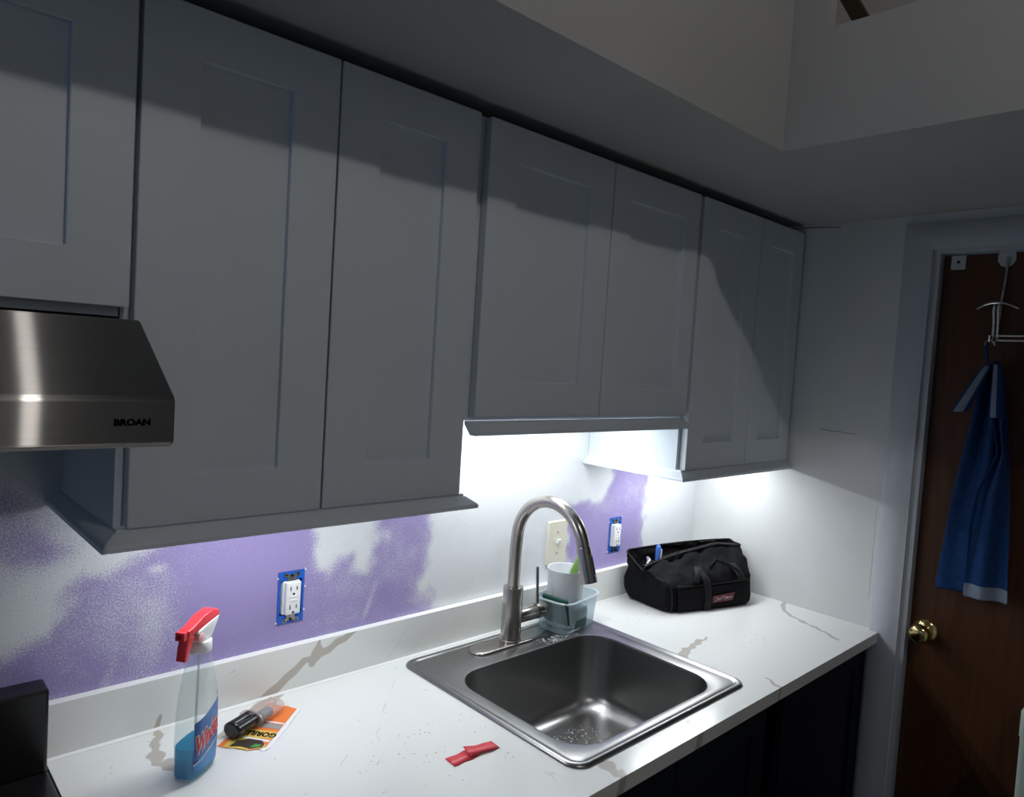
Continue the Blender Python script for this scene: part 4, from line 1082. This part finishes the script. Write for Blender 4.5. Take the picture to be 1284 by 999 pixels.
cm = MB()
def crumb(x, y, r):
    cm.add([(x-r,y-r*0.6,ZC+0.0002),(x+r,y-r*0.5,ZC+0.0002),(x+r*0.2,y+r,ZC+0.0002),(x,y,ZC+r*0.9)], [(0,2,1),(0,1,3),(1,2,3),(2,0,3)])
for cx, cy, sx, sy, n in ((-1.42,-0.36,0.07,0.05,26), (-1.50,-0.36,0.05,0.05,18), (-1.36,-0.33,0.06,0.04,16), (-1.42,-0.47,0.06,0.03,10), (-1.33,-0.47,0.02,0.01,6),
                          (-0.44,-0.47,0.12,0.06,16), (-0.55,-0.10,0.05,0.04,14), (-0.52,-0.18,0.05,0.04,10), (-1.88,-0.06,0.06,0.04,14), (-1.6,-0.2,0.25,0.12,14)):
    for _ in range(n):
        x, y = RNG.normal(cx, sx), RNG.normal(cy, sy)
        if (OX0-0.01 < x < OX1+0.01 and OY0-0.01 < y < OY1+0.01) or y > -0.03 or y < -0.63 or x < XL+0.01: continue
        crumb(x, y, RNG.uniform(0.0005, 0.0016))
tag(stuff(cm.build('sawdust_crumbs', CRUMB)), 'tiny brown crumbs and dust scattered over the white counter', 'crumbs')

# ---------------------------------------------------------------- tool bag
bgo = thing('tool_bag', 'black canvas tool bag with open zip mouth standing in the counter corner', 'tool bag', (0, 0, 0))
def loop4(FL, FR, BR, BL, z, rad, n=12, sag=0.0):
    """rounded quadrilateral ring, starting at the front-left corner, running to the right"""
    C = [Vector(FL), Vector(FR), Vector(BR), Vector(BL)]
    zz = z if hasattr(z, '__len__') else [z]*4
    C3 = [Vector((C[i].x, C[i].y, zz[i])) for i in range(4)]
    out = []
    for i in range(4):
        p, q, r = C3[i-1], C3[i], C3[(i+1) % 4]
        a = q + (p-q).normalized()*rad; b = q + (r-q).normalized()*rad
        for k in range(5):
            t = k/4; out.append(a*(1-t)**2 + q*2*t*(1-t) + b*t*t)
        e = C3[(i+1) % 4] + (q-C3[(i+1) % 4]).normalized()*rad
        for k in range(1, n):
            t = k/n; p_ = b.lerp(e, t); p_.z -= sag*math.sin(t*PI); out.append(p_)
    return out
def wr(ring, amp, seed):
    r = np.random.default_rng(seed); ph = r.uniform(0, 6.28, 4)
    c = sum((Vector(p) for p in ring), Vector())/len(ring); out = []
    for k, p in enumerate(ring):
        p = Vector(p); d = (p-c); d.z = 0
        s = k/len(ring)*2*PI
        out.append(p + d.normalized()*amp*(math.sin(5*s+ph[0])+0.7*math.sin(9*s+ph[1])+0.5*math.sin(14*s+ph[2])))
    return out
z0 = ZC+0.001
R = [loop4((-0.428,-0.199),(-0.117,-0.298),(-0.072,-0.120),(-0.408,-0.040), z0, 0.025),
     loop4((-0.433,-0.203),(-0.110,-0.304),(-0.064,-0.115),(-0.418,-0.036), z0+0.004, 0.025),
     wr(loop4((-0.436,-0.206),(-0.104,-0.306),(-0.056,-0.110),(-0.436,-0.032), z0+0.030, 0.028), 0.0015, 1),
     wr(loop4((-0.438,-0.204),(-0.098,-0.302),(-0.048,-0.106),(-0.446,-0.031), z0+0.062, 0.028), 0.002, 2),
     wr(loop4((-0.440,-0.194),(-0.094,-0.290),(-0.042,-0.110),(-0.447,-0.031), [z0+0.092,z0+0.098,z0+0.10,z0+0.095], 0.028), 0.003, 3),
     wr(loop4((-0.445,-0.170),(-0.088,-0.268),(-0.040,-0.122),(-0.443,-0.031), [z0+0.100,z0+0.122,z0+0.125,z0+0.118], 0.022), 0.004, 4),
     wr(loop4((-0.450,-0.140),(-0.070,-0.240),(-0.036,-0.140),(-0.437,-0.032), [z0+0.106,z0+0.145,z0+0.148,z0+0.138], 0.015), 0.003, 5),
     loop4((-0.452,-0.120),(-0.040,-0.212),(-0.030,-0.168),(-0.428,-0.036), [z0+0.108,z0+0.156,z0+0.158,z0+0.147], 0.010)]
# lift the front lip between the ends
def lip(ring, a, b):
    out = []
    n = len(ring)
    for k, p in enumerate(ring):
        p = Vector(p); t = k/n
        if 0.03 < t < 0.25: p.z += a*math.sin(min(1, (t-0.03)/0.10)*PI/2)*(1 if t < 0.2 else (0.25-t)/0.05)
        if 0.50 < t < 0.78: p.z += b*math.sin((t-0.5)/0.28*PI)
        out.append(p)
    return out
R[7] = lip(R[7], 0.026, 0.012); R[6] = lip(R[6], 0.012, 0.010)
body = MB().loft(R, 'start')
inner = [[Vector(p) + (sum((Vector(q) for q in R[7]), Vector())/len(R[7]) - Vector(p))*f + Vector((0,0,-dz)) for p in R[7]] for f, dz in ((0.03, 0.001), (0.06, 0.02), (0.10, 0.06), (0.5, 0.075))]
body.loft([R[7]] + inner, 'end', mi=1)
bo = body.build('body', [CLOTHB, CLOTHI], bgo, smooth=70)
sm_ = bo.modifiers.new('soft', 'SUBSURF'); sm_.levels = 2; sm_.render_levels = 2
tx_ = bpy.data.textures.new('canvas_folds', 'CLOUDS'); tx_.noise_scale = 0.055; tx_.noise_depth = 2
vg_ = bo.vertex_groups.new(name='upper')
for v_ in bo.data.vertices:
    h_ = (v_.co.z - z0 - 0.02)/0.09
    vg_.add([v_.index], max(0.12, min(1.0, h_)), 'REPLACE')
dm_ = bo.modifiers.new('folds', 'DISPLACE'); dm_.texture = tx_; dm_.texture_coords = 'GLOBAL'; dm_.strength = 0.030; dm_.mid_level = 0.62; dm_.vertex_group = 'upper'
# zip rims along the mouth, and a second zip line below the front lip
rim = [p + Vector((0,0,0.002)) for p in map(Vector, R[7])]
MB().tube(rim + [rim[0]], 0.0030, 8, cap=False).build('mouth_piping', WEB, bgo, smooth=50)
zt_ = MB(); n7 = len(R[7])
fr_ = [Vector(R[7][k]) + Vector((0.002, 0.006, 0.004)) for k in range(4, int(n7*0.27))]
for i in range(len(fr_)-1):
    for q in range(3):
        c = fr_[i].lerp(fr_[i+1], q/3); zt_.box(c.x-0.0016, c.x+0.0016, c.y-0.004, c.y+0.004, c.z-0.0012, c.z+0.0016)
stuff(zt_.build('zip_teeth', ZIPM, bgo))
# front pocket panel and webbing straps follow the front face
def front(u, h, off):
    """point on the front face: u 0..1 left to right, h height above the counter"""
    zs = [0.004, 0.030, 0.062, 0.095, 0.113, 0.128]
    Ls = [(-0.433,-0.203),(-0.436,-0.206),(-0.438,-0.204),(-0.440,-0.194),(-0.445,-0.170),(-0.450,-0.140)]
    Rs = [(-0.110,-0.304),(-0.104,-0.306),(-0.098,-0.302),(-0.094,-0.290),(-0.088,-0.268),(-0.070,-0.240)]
    def ip(A, i): return float(np.interp(h, zs, [a[i] for a in A]))
    l = Vector((ip(Ls,0), ip(Ls,1))); r = Vector((ip(Rs,0), ip(Rs,1)))
    p = l.lerp(r, u); d = (r-l).normalized(); nn = Vector((d.y, -d.x))
    p = p + nn*off
    return (p.x, p.y, z0+h)
def fpatch(name, u0, u1, h0, h1, off, material, nu=14, nh=8, parent=None, thick=0.003, hfun=None):
    vs = []; fs = []
    for j in range(nh+1):
        for i in range(nu+1):
            s = i/nu; t = j/nh
            top = h1 if hfun is None else hfun(s)
            vs.append(front(u0+(u1-u0)*s, h0+(top-h0)*t, off+0.003*math.sin(s*PI)*math.sin(t*PI)))
    for j in range(nh):
        for i in range(nu):
            a = j*(nu+1)+i; fs.append((a, a+1, a+nu+2, a+nu+1))
    o = MB().add(vs, fs).build(name, material, parent or bgo, smooth=60)
    sd = o.modifiers.new('thickness', 'SOLIDIFY'); sd.thickness = thick; sd.offset = -1
    return o
pk = fpatch('front_pocket', 0.10, 0.90, 0.004, 0.080, 0.0065, CLOTHB, hfun=lambda s: 0.082-0.006*math.sin(s*PI))
fpatch('pocket_hem', 0.10, 0.90, 0.076, 0.082, 0.0085, WEB, nh=1, parent=pk, hfun=lambda s: 0.084-0.006*math.sin(s*PI))
fpatch('strap', 0.385, 0.455, 0.004, 0.122, 0.0115, WEB, 4, 12)
fpatch('strap', 0.78, 0.86, 0.080, 0.122, 0.0095, WEB, 4, 6)
hs = MB()   # handle folded down over the front
hp_ = [front(0.42, 0.112, 0.012), front(0.40, 0.120, 0.020), front(0.36, 0.108, 0.018), front(0.32, 0.098, 0.012), front(0.30, 0.088, 0.010)]
bar(hs, hp_, 0.010, 0.0022, Vector((0.95,-0.3,0))); hs.build('handle', WEB, bgo, smooth=50)
hs = MB(); hp_ = [front(0.56, 0.116, 0.004), front(0.66, 0.128, 0.010), front(0.74, 0.120, 0.014), front(0.82, 0.100, 0.010)]
bar(hs, hp_, 0.008, 0.002, Vector((0,0,1))); hs.build('handle', WEB, bgo, smooth=50)
fpatch('end_seam', 0.028, 0.042, 0.004, 0.10, 0.004, WEB, 2, 10)
# red logo: double-line box with lettering, slanting up to the right
def flogo(pts, off, material, name):
    return MB().add([front(u, h, off) for u, h in pts], [tuple(range(len(pts)))]).build(name, material, pk)
LU0, LU1, LH0, LH1 = 0.470, 0.720, 0.024, 0.043
flogo([(LU0,LH0),(LU1-0.02,LH0+0.003),(LU1,LH1+0.005),(LU0,LH1)], 0.0125, LOGOR, 'logo_patch')
flogo([(LU0+0.006,LH0+0.0022),(LU1-0.022,LH0+0.005),(LU1-0.008,LH1+0.0025),(LU0+0.006,LH1-0.0022)], 0.0129, CLOTHB, 'logo_field')
tx = text_mb('CRAFTSMAN', 0.02, 0, 0.25, 1.0, 0.0004)
tx.v = [front(LU0+0.014+p[0]/tx.w*(LU1-LU0-0.038), LH0+0.0042+p[1]/tx.h*0.0112+0.003*p[0]/tx.w, 0.0133) for p in tx.v]
tx.build('logo_lettering', LOGOP, pk)
# tools in the mouth
sv = thing('blue_screwdriver', 'blue rounded tool handle tip poking out of the bag mouth', 'screwdriver', (-0.352, -0.100, z0+0.100), 0)
MB().tube([(0,0,0.0), (0.001,0,0.035), (0.002,0,0.060), (0.0025,0,0.070), (0.003,0,0.074)], [0.007,0.0075,0.0085,0.0065,0.002], 16).build('handle', BLUEP, sv, smooth=50)
MB().tube([(0.010,-0.004,0.0), (0.0105,-0.004,0.058)], 0.004, 12).build('collar', WHITEP, sv, smooth=50)
sl = thing('wrench', 'shiny silver wrench jaw in the left end of the bag mouth', 'wrench', (-0.410, -0.105, z0+0.120), 0.5)
sl.scale = (1.5, 1.5, 1.5)
m_ = MB(); m_.tube([(0.013*math.cos(a), 0.004*math.sin(a*2), 0.013*math.sin(a)) for a in [2*PI*k/12*0.85 for k in range(13)]], 0.0045, 10)
m_.build('jaw', CHROME, sl, smooth=40)
m_ = MB(); bar(m_, [(0.010,0.0,-0.006),(0.04,0.003,-0.02),(0.08,0.01,-0.035)], 0.006, 0.003); m_.build('shank', CHROME, sl, smooth=40)
